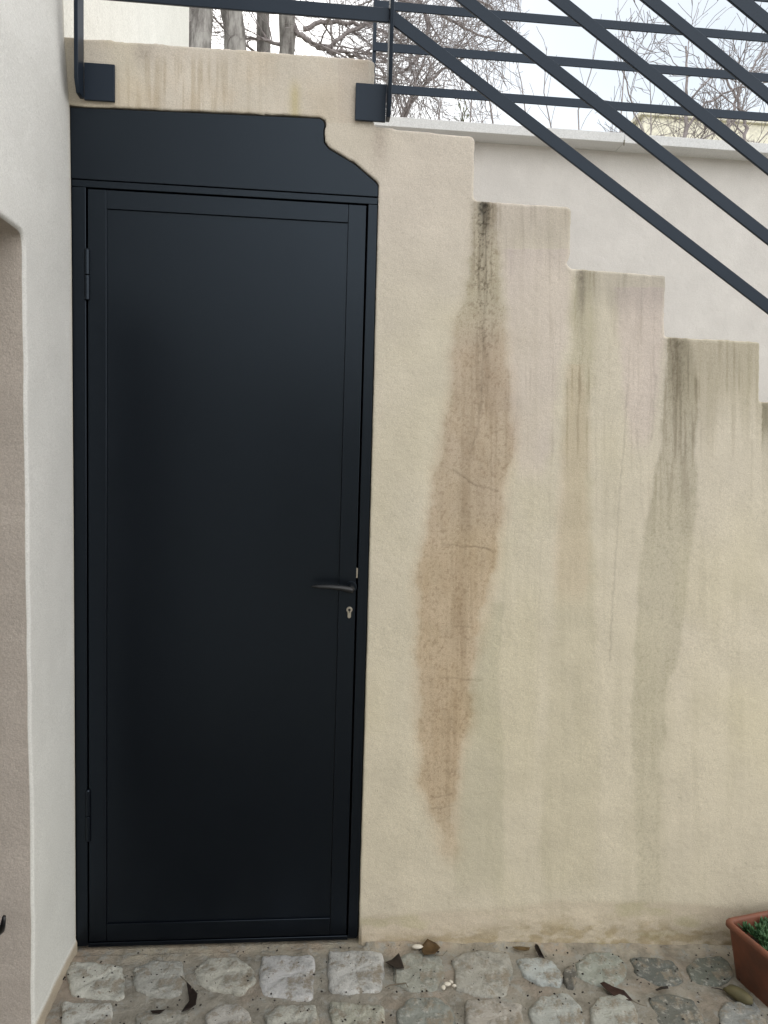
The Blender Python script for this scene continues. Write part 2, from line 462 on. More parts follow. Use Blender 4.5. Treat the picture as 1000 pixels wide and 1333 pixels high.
def st_colour(X, Z):
    px, py = wall_pixels(X, Z)  # stains and cracks are placed in image pixels
    n = len(px)
    base = np.array([0.612, 0.566, 0.470])
    C = np.tile(base, (n, 1))
    # bounce and sky light painted in: pinker high, yellower and lighter low; loose paint patches
    C *= 1 + (sstep(420, 1050, py)[:, None]) * (np.array([1.06, 1.045, 0.99]) - 1)
    pk = fbm(px*0.006, py*0.005, 31, 3); up = 1 - sstep(230, 480, py)
    pink = np.clip(0.55*up + (pk - 0.45) * 1.0, 0, 1)[:, None]
    C *= 1 + pink * (np.array([0.99, 0.975, 1.05]) - 1)
    yl = sstep(0.5, 0.75, fbm(px*0.008, py*0.006, 41, 3))[:, None]
    C *= 1 + yl * (np.array([0.99, 0.99, 0.955]) - 1)
    s_f = fbm(px/3.2, py/75, 7, 3)             # fine vertical streaks
    s_m = fbm(px/9, py/160, 8, 3)
    spk = fbm(px/2.2, py/2.6, 9, 2)
    def tint(mask, ratio):
        nonlocal C
        C = C * (1 + mask[:, None] * (np.array(ratio) - 1))
    # general faint runs under the steps
    run = sstep(0.52, 0.75, s_m) * sstep(600, 640, px)
    tint(run * 0.7, (0.94, 0.94, 0.925))
    tint(sstep(0.60, 0.82, s_f) * sstep(610, 650, px) * (1 - sstep(560, 760, py)) * 0.8, (0.86, 0.85, 0.83))
    # lavender wash
    tint(band(px, py, [(330, 655, 742), (420, 662, 738), (560, 668, 720), (640, 672, 706)], 9, 6, 51), (0.99, 0.965, 1.03))
    tint(band(px, py, [(380, 800, 866), (450, 808, 862), (540, 815, 852), (600, 816, 840)], 7, 5, 53), (0.985, 0.95, 1.015))
    # first stain (brown)
    T1 = [(262, 620, 642), (300, 616, 646), (370, 610, 653), (410, 598, 656), (440, 593, 657), (500, 591, 664), (560, 582, 667), (600, 571, 665),
          (640, 565, 656), (700, 556, 649), (740, 545, 641), (800, 544, 632), (850, 544, 616), (900, 545, 609), (960, 549, 607),
          (1000, 549, 597), (1040, 552, 591), (1068, 566, 591), (1100, 574, 592), (1140, 585, 594)]
    m1 = 0.6 * band(px, py, T1, 4.5, 8, 11) + 0.4 * band(px, py, [(a, l - 3, r + 3) for a, l, r in T1], 12, 9, 11); m1 = m1 * (0.82 + 0.28 * s_m) * (1 - 0.5 * sstep(1020, 1120, py))
    m1w = band(px, py, [(a, l - 7, r + 8) for a, l, r in T1], 10, 6, 12)
    tint(m1w * sstep(400, 480, py) * 0.9, (0.985, 0.945, 0.92))
    k1 = sstep(370, 460, py)
    tint(m1 * (1 - k1), (0.78, 0.77, 0.70))
    tint(m1 * k1 * (1 - sstep(600, 740, py)), (0.82, 0.765, 0.74))
    low = sstep(600, 740, py)
    tint(m1 * low, (0.85, 0.775, 0.71)); tint(m1 * sstep(400, 500, py) * sstep(0.42, 0.7, s_f) * 0.4, (0.88, 0.865, 0.85))
    core = band(px, py, [(270, 619, 645), (420, 612, 645), (600, 600, 640), (720, 590, 622), (860, 585, 606), (1000, 575, 600), (1100, 576, 592)], 8, 5, 14)
    tint(core * (0.35 + 0.6 * sstep(0.42, 0.75, s_f)) * 0.8, (0.84, 0.82, 0.79))
    tint(m1 * sstep(0.58, 0.8, spk) * 0.9, (0.76, 0.73, 0.70)); tint(m1 * sstep(0.45, 0.7, fbm(px/12, py/30, 15, 4)) * 0.7, (0.92, 0.90, 0.87))
    top = np.exp(-((px - 629) / 7.5) ** 2) * sstep(256, 268, py) * np.exp(-np.maximum(py - 268, 0) / 34)
    tint(np.clip(top * (0.7 + 0.9 * spk), 0, 1), (0.30, 0.31, 0.33))
    st = np.exp(-((px - 628) / 12) ** 2) * (1 - sstep(340, 520, py)) * (py > 262)
    tint(st * sstep(0.45, 0.62, s_f), (0.60, 0.58, 0.56))
    tint(st * sstep(0.55, 0.72, spk) * 0.7, (0.52, 0.51, 0.49))
    # grey drip to its right
    tint(band(px, py, [(790, 640, 655), (850, 618, 650), (900, 612, 648), (960, 606, 655), (1020, 600, 657), (1180, 590, 655)], 5, 5, 17) * 0.95, (0.88, 0.89, 0.865))
    # second stain
    m2 = band(px, py, [(354, 750, 772), (400, 742, 775), (500, 740, 770), (600, 734, 768), (700, 728, 772), (860, 716, 775), (1000, 705, 778), (1180, 705, 775)], 7, 7, 19)
    tint(m2 * (1 - 0.55 * sstep(500, 900, py)), (0.86, 0.86, 0.80))
    d2 = np.exp(-((px - 757) / 5.5) ** 2) * (py > 352) * np.exp(-np.maximum(py - 356, 0) / 62)
    tint(np.clip(d2 * (0.3 + spk), 0, 1), (0.52, 0.50, 0.51))
    tint(m2 * sstep(0.5, 0.7, s_f) * (1 - sstep(480, 700, py)), (0.82, 0.80, 0.78))
    tint(band(px, py, [(480, 738, 760), (560, 735, 765), (740, 722, 768), (800, 722, 760)], 8, 6, 23) * 0.55, (1.01, 0.93, 0.90))
    # third stain (olive grey)
    m3 = band(px, py, [(442, 868, 900), (500, 866, 912), (560, 862, 906), (620, 856, 908), (700, 836, 905), (760, 831, 897), (850, 827, 884),
                       (905, 821, 868), (1000, 826, 862), (1200, 832, 858)], 3.8, 5, 27)
    tint(m3 * (1 - 0.35 * sstep(880, 1100, py)), (0.85, 0.855, 0.825))
    tint(m3 * (1 - sstep(560, 740, py)) * (0.3 + 0.9 * sstep(0.45, 0.62, s_f)) * 0.9, (0.75, 0.73, 0.71))
    tint(m3 * sstep(0.55, 0.8, spk) * 0.8, (0.86, 0.86, 0.84))
    d3 = np.exp(-((px - 880) / 13) ** 2) * (py > 440) * np.exp(-np.maximum(py - 444, 0) / 55)
    tint(np.clip(d3 * (0.3 + 1.0 * spk), 0, 1), (0.52, 0.50, 0.49))
    # dirty tops of the steps
    def cap(x0, x1, y0, y1, ratio, sd):
        fall = y0 + (y1 - y0) * (0.55 + 0.9 * fbm(px/7, py*0 + sd, sd, 3))
        mk = (px > x0) * (px < x1) * (py > y0 - 12) * (1 - sstep(y0 + (fall - y0) * 0.35, fall, py))
        tint(mk * (0.6 + 0.6 * s_f), ratio)
    cap(632, 750, 262, 350, (0.86, 0.85, 0.86), 2.3)
    cap(750, 869, 352, 420, (0.78, 0.78, 0.79), 4.3)
    cap(869, 992, 440, 590, (0.74, 0.73, 0.68), 6.3)
    cap(992, 1200, 525, 600, (0.62, 0.61, 0.56), 8.3)
    tint(((px > 992) * (px < 1012) * (py > 524)) * np.exp(-np.maximum(py - 530, 0) / 60.) * (0.4 + 0.9 * s_f), (0.6, 0.6, 0.56))
    # landing face: drips and tints, plus painted corner shade
    lf = (py < 160) * (px < 480)
    tint(lf * sstep(0.46, 0.62, fbm(px/4.0, py/120, 33, 3)) * np.exp(-((px - 235) / 95) ** 2) * sstep(62, 90, py), (0.83, 0.80, 0.74))
    tint(lf * np.exp(-((px - 187) / 13) ** 2 - ((py - 68) / 16) ** 2) * (0.3 + spk), (0.70, 0.68, 0.68))
    tint(np.exp(-((px - 384) / 7) ** 2) * sstep(95, 125, py) * (py < 160), (0.88, 0.85, 0.66))
    tint(lf * sstep(0.35, 0.7, fbm(px*0.02, py*0.02, 37, 3)) * 0.7, (0.97, 0.93, 0.88))
    tint(lf * 1.0 * (1 - sstep(92, 112, px)), (0.80, 0.80, 0.78))  # shade of the corner painted over the left end
    tint(np.exp(-((px - 494) / 10) ** 2 - ((py - 185) / 26) ** 2) * (0.2 + 0.9 * spk), (0.72, 0.68, 0.68))
    tint(lf * (px > 440) * 0.6, (0.93, 0.90, 0.90))
    # dark speckle just under the door-head corner and scattered pock marks
    tint((fbm(px/2.1, py/2.1, 61, 2) > 0.86) * 0.5, (0.7, 0.68, 0.64))
    # thickened plaster foot of the wall, blotchy and darker towards the ground
    bt = np.interp(px, [460, 470, 560, 650, 730, 860, 1000, 1300], [1196, 1195, 1187, 1180, 1173, 1176, 1186, 1200]) + (fbm(px/60, py*0, 71, 4) - 0.5) * 10
    bf = sstep(bt - 5, bt + 5, py)
    tint(bf, (0.88, 0.85, 0.84))
    tint(bf * sstep(0.5, 0.75, fbm(px/40, py/14, 73, 4)), (0.90, 0.92, 0.84))
    tint(sstep(bt + 14, bt + 38, py) * sstep(0.35, 0.65, fbm(px/14, py/7, 75, 4)), (0.76, 0.72, 0.62))
    for pts, wd, dk in CRACKS:
        dk *= 0.62
        mk = line(px + (fbm(px/6, py/6, 81, 2) - .5) * 3, py + (fbm(px/6, py/6, 82, 2) - .5) * 3, pts, wd)
        tint(np.clip(mk * dk * (0.6 + 0.7 * fbm(px/12, py/12, 83, 2)), 0, 1), (0.25, 0.22, 0.18))
    return np.clip(C, 0.01, 0.9)
def st_relief(x, z):
    px, py = wall_pixels(x, z)
    r = (fbm(x*3.2, z*3.2, 91, 3) - 0.5) * 0.0045 + (fbm(x*60, z*60, 92, 3) - 0.5) * 0.0010
    bt = np.interp(px, [460, 470, 560, 650, 730, 860, 1000, 1300], [1196, 1195, 1187, 1180, 1173, 1176, 1186, 1200])
    f = sstep(bt, bt + 30, py)
    r = r - f * (0.002 + 0.008 * fbm(x*14, z*22, 93, 4)) * (x > 0.775)
    for pts, wd, dk in CRACKS[:7]:
        r = r + line(px, py, pts, 1.2) * 0.0006
    return r * np.clip((x - 0.774) / 0.02, 0.15, 1) if False else r
us = np.concatenate([np.arange(-0.16, 1.99, 0.0027), np.arange(1.99, steps[-1][0] + 0.03, 0.02)])
vs = np.arange(-0.13, 2.495, 0.0027)
stair = sheet('staircase', poly, us, vs,
              lambda x, z, d: np.stack([x, d, z], 1), st_relief, st_colour,
              lambda x, z: np.stack([x, np.full_like(x, 1.12), z], 1), st_fillet, st_rough, [M_stair])
tag(stair, 'beige plastered staircase side with stepped top and long brown and grey water stains', 'staircase')

# ================================================================== LEFT WALL (white house)
def lx(z):
    return np.interp(z, [0, 1.2, 2.0, 2.30, 2.48, 2.6, 5], [-0.034, -0.036, -0.039, -0.042, -0.055, -0.058, -0.06])
lpts = [(0, -0.12), (0, 4.6), (-4.2, 4.6), (-4.2, -0.12), (-1.30, -0.12), (-1.30, 1.90), (-0.330, 1.897), (-0.330, 1.2), (-0.330, 0.5), (-0.330, -0.12)]
lpoly = round_poly(lpts, [0, 0, 0, 0, 0, 0.03, 0.03, 0, 0, 0])
def l_fillet(idx, P):
    return np.where((P[:, 0] < -0.2) & (P[:, 1] < 2.0) & (P[:, 1] > 0), 0.007, 0.0002)
def l_rough(y, z):
    return np.zeros_like(y)
def l_shift(y, z):
    k = np.exp(-np.abs(y + 0.33) / 0.06) * (y < -0.05)
    return k * (np.interp(z, [0, .5, 1.2, 1.9], [-.001, .008, -.006, -.010]) + (fbm(z*0, z*11, 103, 3) - 0.5) * 0.007)
def l_relief(y, z):
    r = (fbm(y*3, z*3, 104, 3) - 0.5) * 0.008 + (fbm(y*40, z*40, 105, 3) - 0.5) * 0.0008
    sk = 0.036 + (fbm(y*9, z*0, 106, 3) - 0.5) * 0.02
    r = r * sstep(0, -0.04, y) if False else r * np.clip(-y / 0.05, 0, 1)
    return r - (1 - sstep(sk - 0.008, sk + 0.01, z)) * 0.004
def l_colour(y, z):
    n = len(y); C = np.tile(np.array([0.64, 0.64, 0.625]), (n, 1))
    m1 = fbm(y*3, z*2, 107, 4)
    C *= (0.97 + 0.06 * m1)[:, None]
    lowz = (1 - sstep(0.0, 1.4, z))[:, None]
    C *= 1 + lowz * (np.array([1.04, 1.045, 1.01]) - 1)
    sk = 0.036 + (fbm(y*9, z*0, 106, 3) - 0.5) * 0.02
    s_ = (1 - sstep(sk - 0.004, sk + 0.006, z))[:, None]
    C = C * (1 - s_) + s_ * np.array([0.42, 0.365, 0.285]) * (0.85 + 0.3 * fbm(y*30, z*30, 108, 3))[:, None]
    e_ = np.exp(y / 0.008)[:, None] * 0.6                       # sand-coloured filler in the corner
    C = C * (1 - e_) + e_ * np.array([0.50, 0.44, 0.32])
    return C
lus = np.concatenate([np.arange(-4.2, -0.52, 0.04), np.arange(-0.52, 0.0, 0.004), [0.0]])
lvs = np.concatenate([np.arange(-0.12, 2.7, 0.005), np.arange(2.7, 4.63, 0.05)])
lw = sheet('house_wall', lpoly, lus, lvs,
           lambda y, z, d: np.stack([lx(z) - d, y + l_shift(y, z), z], 1), l_relief, l_colour,
           lambda y, z: np.stack([np.where(z > 4.0, -0.4, -0.36) + 0*y, np.where(y > -0.02, 0.0, y) + l_shift(y, z) * 0.6, z], 1), l_fillet, l_rough, [M_white, M_rev])
tag(lw, 'white rendered house wall on the left with the edge of a doorway and a beige footing', 'wall')
# flip winding so normals face the courtyard (+X)
lw.data.flip_normals()
# door set back in that doorway
dl = thing('recessed_door', 'black painted door set back in the doorway of the white house wall', 'door', (-0.30, -0.80, 0.0))
mb = MB(); mb.box(-0.335, -0.295, -1.30, -0.33, -0.02, 1.90); mb.build('leaf', M_black, dl, bevel=0.002)
# hook on the reveal
hk = thing('shutter_hook', 'small black metal hook at the lower left edge by the doorway', 'hook', tuple(at(2, 1200, -0.39)))
p0 = at(-14, 1196, -0.327); p1 = at(-10, 1205, -0.37); p2 = at(-2, 1213, -0.40); p3 = at(4, 1204, -0.42); p4 = at(5.5, 1193, -0.425)
mb = MB(); mb.tube([p0, p1], 0.008, 10); mb.build('pin', M_black, hk, smooth=True)
mb = MB(); mb.tube([p1, (p1+p2)/2 + np.array([0, 0, -0.004]), p2, (p2+p3)/2 + np.array([0.002, 0, -0.003]), p3, p4], [0.009, 0.0095, 0.009, 0.0075, 0.006, 0.004], 10)
mb.build('claw', M_black, hk, smooth=True)

# wall of the house continuing behind the landing
mb = MB(); mb.box(-0.40, -0.092, 0.002, 2.19, -0.1, 4.6)
hb = mb.build('house_back_wall', M_far, None, bevel=0.02)
tag(hb, 'pale white wall running back behind the landing, next to the bare tree trunks', 'wall')

# ================================================================== BOUNDARY WALL AND COPING
bw = thing('boundary_wall', 'white rendered boundary wall with pale coping behind the stairs', 'wall', (2.5, 1.26, 0))
mb = MB(); mb.box(-0.09, 6.5, 1.25, 1.40, -0.3, 2.765); mb.build('wall_body', M_bound, bw)
pc = [at(505, 151, 1.15), at(1000, 192, 1.15)]
ct = float(pc[0][2])
mb = MB()
xj = float(at(813, 180, 1.15)[0])
for (a, b_, dz) in ((-0.09, xj - 0.0006, 0.0), (xj + 0.0006, 4.1, -0.0015), (4.104, 6.5, 0)):
    mb = MB()
    mb.add([(a,1.15,ct-0.040+dz),(b_,1.15,ct-0.040+dz),(b_,1.15,ct+dz),(a,1.15,ct+dz),
            (a,1.45,ct-0.040+dz),(b_,1.45,ct-0.040+dz),(b_,1.45,ct+0.006+dz),(a,1.45,ct+0.006+dz)],
           [(0,1,2,3),(5,4,7,6),(3,2,6,7),(1,0,4,5),(0,3,7,4),(2,1,5,6)])
    mb.build('coping_slab', M_coping, bw, bevel=0.002)
mb = MB(); mb.box(-0.09, 6.5, 1.2502, 1.398, 2.7655, ct - 0.0405); mb.build('wall_head', M_bound, bw)
mb = MB(); dp = at(812, 184, 1.152); mb.tube([(xj, 1.1515, ct-0.03), (xj, 1.1515, ct-0.052)], [0.004, 0.002], 6); mb.build('mortar_drip', M_opp, bw)

# ================================================================== GROUND
def g_z(x, y):
    return gz(x) + (fbm(x*7, y*7, 111, 4) - 0.5) * 0.010
gx = np.concatenate([np.arange(-0.08, 2.1, 0.004), np.arange(2.1, 2.6, 0.03), np.arange(2.6, 9.0, 0.1)])
gy = np.concatenate([np.arange(-10.3, -0.62, 0.1), np.arange(-0.62, -0.42, 0.03), np.arange(-0.42, 0.05, 0.004)])
GX, GY = np.meshgrid(gx, gy); X_, Y_ = GX.ravel(), GY.ravel()
Z_ = g_z(X_, Y_) + 0.001 + (fbm(X_*28, Y_*28, 112, 5) - 0.5) * 0.010 + (fbm(X_*120, Y_*120, 114, 3) - 0.5) * 0.002
Z_ += 0.010 * np.exp(-((Y_ + 0.0) / 0.03) ** 2) * (X_ > 0.78)
Z_ = np.where(X_ < 0.79, np.minimum(Z_, np.where(Y_ > -0.02, -0.004, Z_)), Z_)
nu = len(gx); j, i = np.meshgrid(np.arange(len(gy)-1), np.arange(nu-1), indexing='ij'); a = (j*nu+i).ravel()
def mk_mortar():
    m, t, b = newmat('mortar')
    at_ = t.nodes.new('ShaderNodeAttribute'); at_.attribute_name = 'col'
    n1 = noisen(t, 14, 6, 0.65); n2 = noisen(t, 160, 4, 0.7)
    c = mixn(t, at_.outputs['Color'], (0.17, 0.155, 0.125, 1), mapr(t, n1, 0.45, 0.66, 0, 0.7))
    c = mixn(t, c, (0.34, 0.345, 0.32, 1), mapr(t, noisen(t, 26, 6, 0.7), 0.52, 0.62, 0, 0.7))
    c = mixn(t, c, (0.05, 0.042, 0.033, 1), mapr(t, n2, 0.60, 0.80, 0, 0.6))
    c = mixn(t, c, (0.5, 0.47, 0.40, 1), mapr(t, noisen(t, 330, 2, 0.6), 0.66, 0.75, 0, 0.5))
    t.links.new(c, b.inputs['Base Color']); b.inputs['Roughness'].default_value = 0.92
    b.inputs['Specular IOR Level'].default_value = 0.25
    bump(t, b, n2, 1.0, 0.007)
    return m
M_mortar = mk_mortar()
pave = mesh_np('cobbled_pavement', np.stack([X_, Y_, Z_], 1), np.stack([a, a+1, a+nu+1, a+nu], 1), mat=M_mortar)
Cg = np.tile(np.array([0.32, 0.30, 0.255]), (len(X_), 1))
nearw = np.exp(-((Y_) / 0.055) ** 2)[:, None]
Cg = Cg * (1 - nearw*0.8) + nearw*0.8 * np.array([0.46, 0.41, 0.32])
pinkg = sstep(0.45, 0.7, fbm(X_*8, Y_*12, 113, 3))[:, None]
Cg *= 1 + pinkg * (np.array([1.02, 0.95, 0.92]) - 1)
lf_ = np.exp(-((X_ - 0.0) / 0.08) ** 2)[:, None] * 0.5
Cg = Cg * (1 - lf_) + lf_ * np.array([0.36, 0.28, 0.22])
pa = pave.data.attributes.new('col', 'FLOAT_COLOR', 'POINT')
pa.data.foreach_set('color', np.concatenate([Cg, np.ones((len(Cg), 1))], 1).astype(np.float32).ravel())
tag(pave, 'worn cobbled courtyard pavement of grey stones set in sandy mortar', kind='structure')

def mk_soil(name, c1, c2, sc1=3):
    m, t, b = newmat(name)
    t.links.new(mixn(t, c1, c2, mapr(t, noisen(t, sc1, 6), 0.35, 0.65, 0, 1)), b.inputs['Base Color'])
    b.inputs['Roughness'].default_value = 0.95; bump(t, b, noisen(t, sc1*8, 4), 0.6, 0.02); return m
M_ground = mk_soil('dry_ground', (0.14, 0.12, 0.085, 1), (0.09, 0.095, 0.05, 1))
mb = MB(); mb.add([(-600,-600,-0.40),(600,-600,-0.40),(600,600,-0.40),(-600,600,-0.40)], [(0,1,2,3)])
tag(mb.build('ground', M_ground), 'dry ground around the courtyard', kind='structure')
mb = MB(); mb.box(-30, 60, 1.402, 90, -0.39, 2.20)
tag(mb.build('garden_terrace', M_ground), 'raised garden ground behind the boundary wall', kind='structure')
# unseen house added behind the camera, dims lower wall light and door reflection
ow = thing('added_opposite_house', 'unseen low house added across the courtyard to shape light and reflections', 'house', (1.5, -10.2, 0))
mb = MB(); mb.box(-4.2, 9.0, -10.6, -10.2, -0.5, 2.9); mb.build('wall', M_opp, ow)
mb = MB(); mb.prism_x([(-10.05, 2.9), (-10.05, 2.96), (-12.5, 3.7), (-12.5, 3.6)], -4.3, 9.1); mb.build('roof', M_opp, ow)
mb = MB(); mb.box(0.2, 1.2, -10.205, -10.16, -0.3, 2.0); mb.build('door', M_black, ow, bevel=0.004)
for xw in (-2.2, 2.6, 4.6):
    mb = MB(); mb.box(xw, xw+1.0, -10.205, -10.16, 0.9, 2.1); mb.build('window', M_black, ow, bevel=0.004)

# ---- stones
def mk_stone():
    m, t, b = newmat('cobble_stone')
    oi = t.nodes.new('ShaderNodeObjectInfo')
    n1 = noisen(t, 18, 6, 0.7); n2 = noisen(t, 60, 5, 0.75); n3 = noisen(t, 190, 3, 0.6)
    c = mixn(t, oi.outputs['Color'], (0.09, 0.096, 0.085, 1), mapr(t, n1, 0.47, 0.70, 0, 0.75))
    c = mixn(t, c, (0.50, 0.49, 0.45, 1), mapr(t, n2, 0.52, 0.68, 0, 0.7))
    c = mixn(t, c, (0.05, 0.045, 0.04, 1), mapr(t, n3, 0.60, 0.76, 0, 0.6))
    c = mixn(t, c, (0.24, 0.205, 0.155, 1), mapr(t, noisen(t, 24, 6, 0.75), 0.52, 0.62, 0, 0.85))
    t.links.new(c, b.inputs['Base Color'])
    t.links.new(mapr(t, n2, 0.3, 0.7, 0.5, 0.85), b.inputs['Roughness'])
    b.inputs['Specular IOR Level'].default_value = 0.35
    ad = node(t, 'ShaderNodeMath', operation='MULTIPLY_ADD'); t.links.new(n1, ad.inputs[0]); ad.inputs[1].default_value = 2.5
    t.links.new(n2, ad.inputs[2]); bump(t, b, ad.outputs[0], 1.0, 0.005)
    return m
M_stone = mk_stone()
def stone_mesh(name, outl, h, sd, rings=8, seg=28, rough=0.004):
    """outl: closed outline (local XY). domed, chipped top; skirt going down"""
    outl = np.array(outl, float)
    # resample outline around the centre
    cxy = outl.mean(0); d = outl - cxy
    cum = np.r_[0, np.cumsum(np.hypot(*(np.roll(outl, -1, 0) - outl).T))]
    cl = np.vstack([outl, outl[:1]])
    s = np.linspace(0, cum[-1], seg, endpoint=False)
    ox = np.interp(s, cum, cl[:, 0]); oy = np.interp(s, cum, cl[:, 1])
    # corner smoothing
    for _ in range(1):
        ox = (np.roll(ox, 1) + 2*ox + np.roll(ox, -1)) / 4; oy = (np.roll(oy, 1) + 2*oy + np.roll(oy, -1)) / 4
    ang = np.arange(seg)
    k = 1 + (fbm(np.cos(ang/seg*6.283)*2.6 + sd, np.sin(ang/seg*6.283)*2.6 + sd*1.7, 5, 4) - 0.5) * 0.24
    dx = (ox - cxy[0]) * k; dy = (oy - cxy[1]) * k
    V = [(cxy[0]+dx*1.02, cxy[1]+dy*1.02, np.full(seg, -0.02))]
    prof = ([(1.0, 0.0), (0.975, 0.5), (0.93, 0.8), (0.85, 0.93), (0.74, 0.98), (0.62, 1.0), (0.5, 1.0), (0.38, 1.0), (0.26, 1.0), (0.14, 1.0)] if rings > 4 else [(1.0, 0.0), (0.93, 0.75), (0.7, 1.0)])
    for f_, hh in prof:
        x = cxy[0] + dx*f_; y = cxy[1] + dy*f_
        z = h*hh + ((fbm(x*30 + sd*5, y*30 + sd*3, 6, 4) - 0.5) * rough * 1.7 + (np.abs(fbm(x*70 + sd, y*70, 16, 3) - 0.5)) * rough * -1.6) * min(1, hh*1.5 + .2)
        V.append((x, y, z))
    P = np.concatenate([np.stack(v, 1) for v in V] + [np.array([[cxy[0], cxy[1], V[-1][2].mean()]])])
    Q = []; n = seg; R_ = len(V)
    for r in range(R_-1):
        for q in range(n):
            Q.append((r*n+q, r*n+(q+1) % n, (r+1)*n+(q+1) % n, (r+1)*n+q))
    T = [((R_-1)*n+q, (R_-1)*n+(q+1) % n, R_*n) for q in range(n)]
    return P, Q, T
near = [  # outline boxes of the stones along the wall and the second row (image pixels), height, colour
 (94,157,1257,1298,.004,(.34,.34,.29),0), (177,238,1256,1297,.006,(.24,.24,.22),1), (257,329,1250,1292,.006,(.29,.285,.25),2),
 (343,405,1250,1298,.008,(.36,.36,.33),0), (429,495,1245,1293,.008,(.31,.31,.30),0), (515,574,1246,1290,.004,(.20,.205,.18),1),
 (592,664,1243,1297,.005,(.23,.225,.20),1), (672,735,1250,1287,.009,(.27,.29,.285),3), (732,751,1261,1290,.008,(.07,.068,.06),2),
 (752,812,1243,1283,.007,(.20,.215,.19),2), (820,890,1248,1286,.005,(.12,.13,.12),3), (898,950,1250,1282,.004,(.14,.155,.135),2),
 (84,142,1311,1350,.008,(.33,.33,.30),0), (178,246,1318,1354,.005,(.21,.205,.18),1), (270,324,1311,1350,.007,(.29,.28,.26),2),
 (349,412,1314,1352,.006,(.27,.27,.24),1), (432,496,1311,1352,.005,(.24,.24,.20),0), (517,589,1303,1350,.008,(.155,.165,.15),2),
 (609,677,1307,1352,.007,(.24,.225,.20),0), (692,755,1299,1350,.007,(.24,.25,.235),2), (769,826,1300,1350,.009,(.38,.39,.355),2),
 (842,918,1296,1348,.006,(.13,.135,.12),3), (938,992,1306,1352,.007,(.24,.25,.24),2)]
rs = random.Random(5)
def add_stone(outl, h, c, sd, rings, seg, share=None, loc=None):
    P, Q, T = stone_mesh('stone', outl, h, sd, rings, seg)
    cx, cy = np.array(outl).mean(0)
    P[:, 0] -= cx; P[:, 1] -= cy
    o = mesh_np('stone', P, Q, T, mat=M_stone, parent=pave)
    o.location = (cx, cy, float(g_z(np.array([cx]), np.array([cy]))[0]) + 0.002)
    o.rotation_euler = (rs.uniform(-.02, .02), rs.uniform(-.02, .02) + (0.0456 if cx > .78 else 0), 0)
    o.color = c + (1,)
    return o
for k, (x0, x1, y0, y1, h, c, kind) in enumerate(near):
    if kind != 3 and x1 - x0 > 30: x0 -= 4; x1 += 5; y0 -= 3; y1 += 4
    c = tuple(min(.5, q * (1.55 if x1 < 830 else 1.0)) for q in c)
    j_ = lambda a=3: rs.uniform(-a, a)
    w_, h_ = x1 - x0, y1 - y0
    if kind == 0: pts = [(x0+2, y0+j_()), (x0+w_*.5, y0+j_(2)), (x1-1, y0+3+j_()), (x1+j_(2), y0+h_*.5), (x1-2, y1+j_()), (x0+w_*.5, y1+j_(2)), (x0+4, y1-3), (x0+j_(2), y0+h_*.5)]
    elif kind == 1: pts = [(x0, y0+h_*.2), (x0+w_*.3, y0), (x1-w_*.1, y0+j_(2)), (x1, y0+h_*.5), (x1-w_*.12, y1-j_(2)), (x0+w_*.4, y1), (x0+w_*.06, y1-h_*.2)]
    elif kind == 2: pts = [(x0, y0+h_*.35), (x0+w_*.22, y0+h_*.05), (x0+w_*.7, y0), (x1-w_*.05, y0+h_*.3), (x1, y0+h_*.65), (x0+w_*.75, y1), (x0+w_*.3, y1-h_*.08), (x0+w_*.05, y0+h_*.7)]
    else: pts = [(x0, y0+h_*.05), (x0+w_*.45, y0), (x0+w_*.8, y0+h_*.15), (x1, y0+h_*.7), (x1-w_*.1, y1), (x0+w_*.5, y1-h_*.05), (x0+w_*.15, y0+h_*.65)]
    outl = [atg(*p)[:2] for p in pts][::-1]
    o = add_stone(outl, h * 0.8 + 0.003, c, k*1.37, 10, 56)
# light flake on the dark stone
ys = -0.42; cnt = 0; field = MB(); rest = []
while ys > -4.6:
    xs = -0.0 + rs.uniform(0, .12) - 0.0
    while xs < 6.6:
        w_ = rs.uniform(.12, .17); d_ = rs.uniform(.095, .125)
        rest.append((xs + w_/2, ys, w_, d_)); xs += w_ + rs.uniform(.022, .045)
    ys -= rs.uniform(.135, .155)
for r_ in ((-0.275),):
    xs = 2.0
    while xs < 6.6:
        for yy in (-0.13, -0.275): rest.append((xs + .07, yy, rs.uniform(.12, .16), .11))
        xs += .19
rest.sort(key=lambda q: math.hypot(q[0] - 0.9, q[1]))
protos = []
for k in range(8):
    w_, d_ = .15, .11
    pts = [(-w_/2, -d_*.4), (-w_*.2, -d_/2), (w_*.35, -d_*.48), (w_/2, -d_*.1), (w_*.46, d_*.4), (w_*.1, d_/2), (-w_*.4, d_*.46), (-w_*.52, d_*.05)]
    pts = [(p[0] + rs.uniform(-.01, .01), p[1] + rs.uniform(-.008, .008)) for p in pts]
    P, Q, T = stone_mesh('stone', pts, 0.010, k*2.1 + 50, 3, 10)
    protos.append((P, Q, T))
pm = []
for n_, (x, y, w_, d_) in enumerate(rest):
    k = n_ % 8
    c = rs.choice([(.33,.33,.29), (.24,.24,.22), (.29,.285,.25), (.2,.21,.185), (.15,.16,.145), (.28,.25,.22)])
    if n_ < 270:
        if n_ < 8:
            o = mesh_np('stone', *protos[k], mat=M_stone, parent=pave); pm.append(o.data)
        else:
            o = bpy.data.objects.new('stone', pm[k]); col.objects.link(o); o.parent = pave
        o.location = (x, y, float(gz(x)) + 0.001); o.scale = (w_/.15, d_/.11, 1)
        o.rotation_euler = (0, 0, rs.choice([0, math.pi]) + rs.uniform(-.08, .08)); o.color = c + (1,)
    else:
        P, Q, T = protos[k]; P = P * np.array([w_/.15, d_/.11, 1]) + np.array([x, y, float(gz(x)) + 0.001])
        field.add(P.tolist(), list(Q) + list(T))
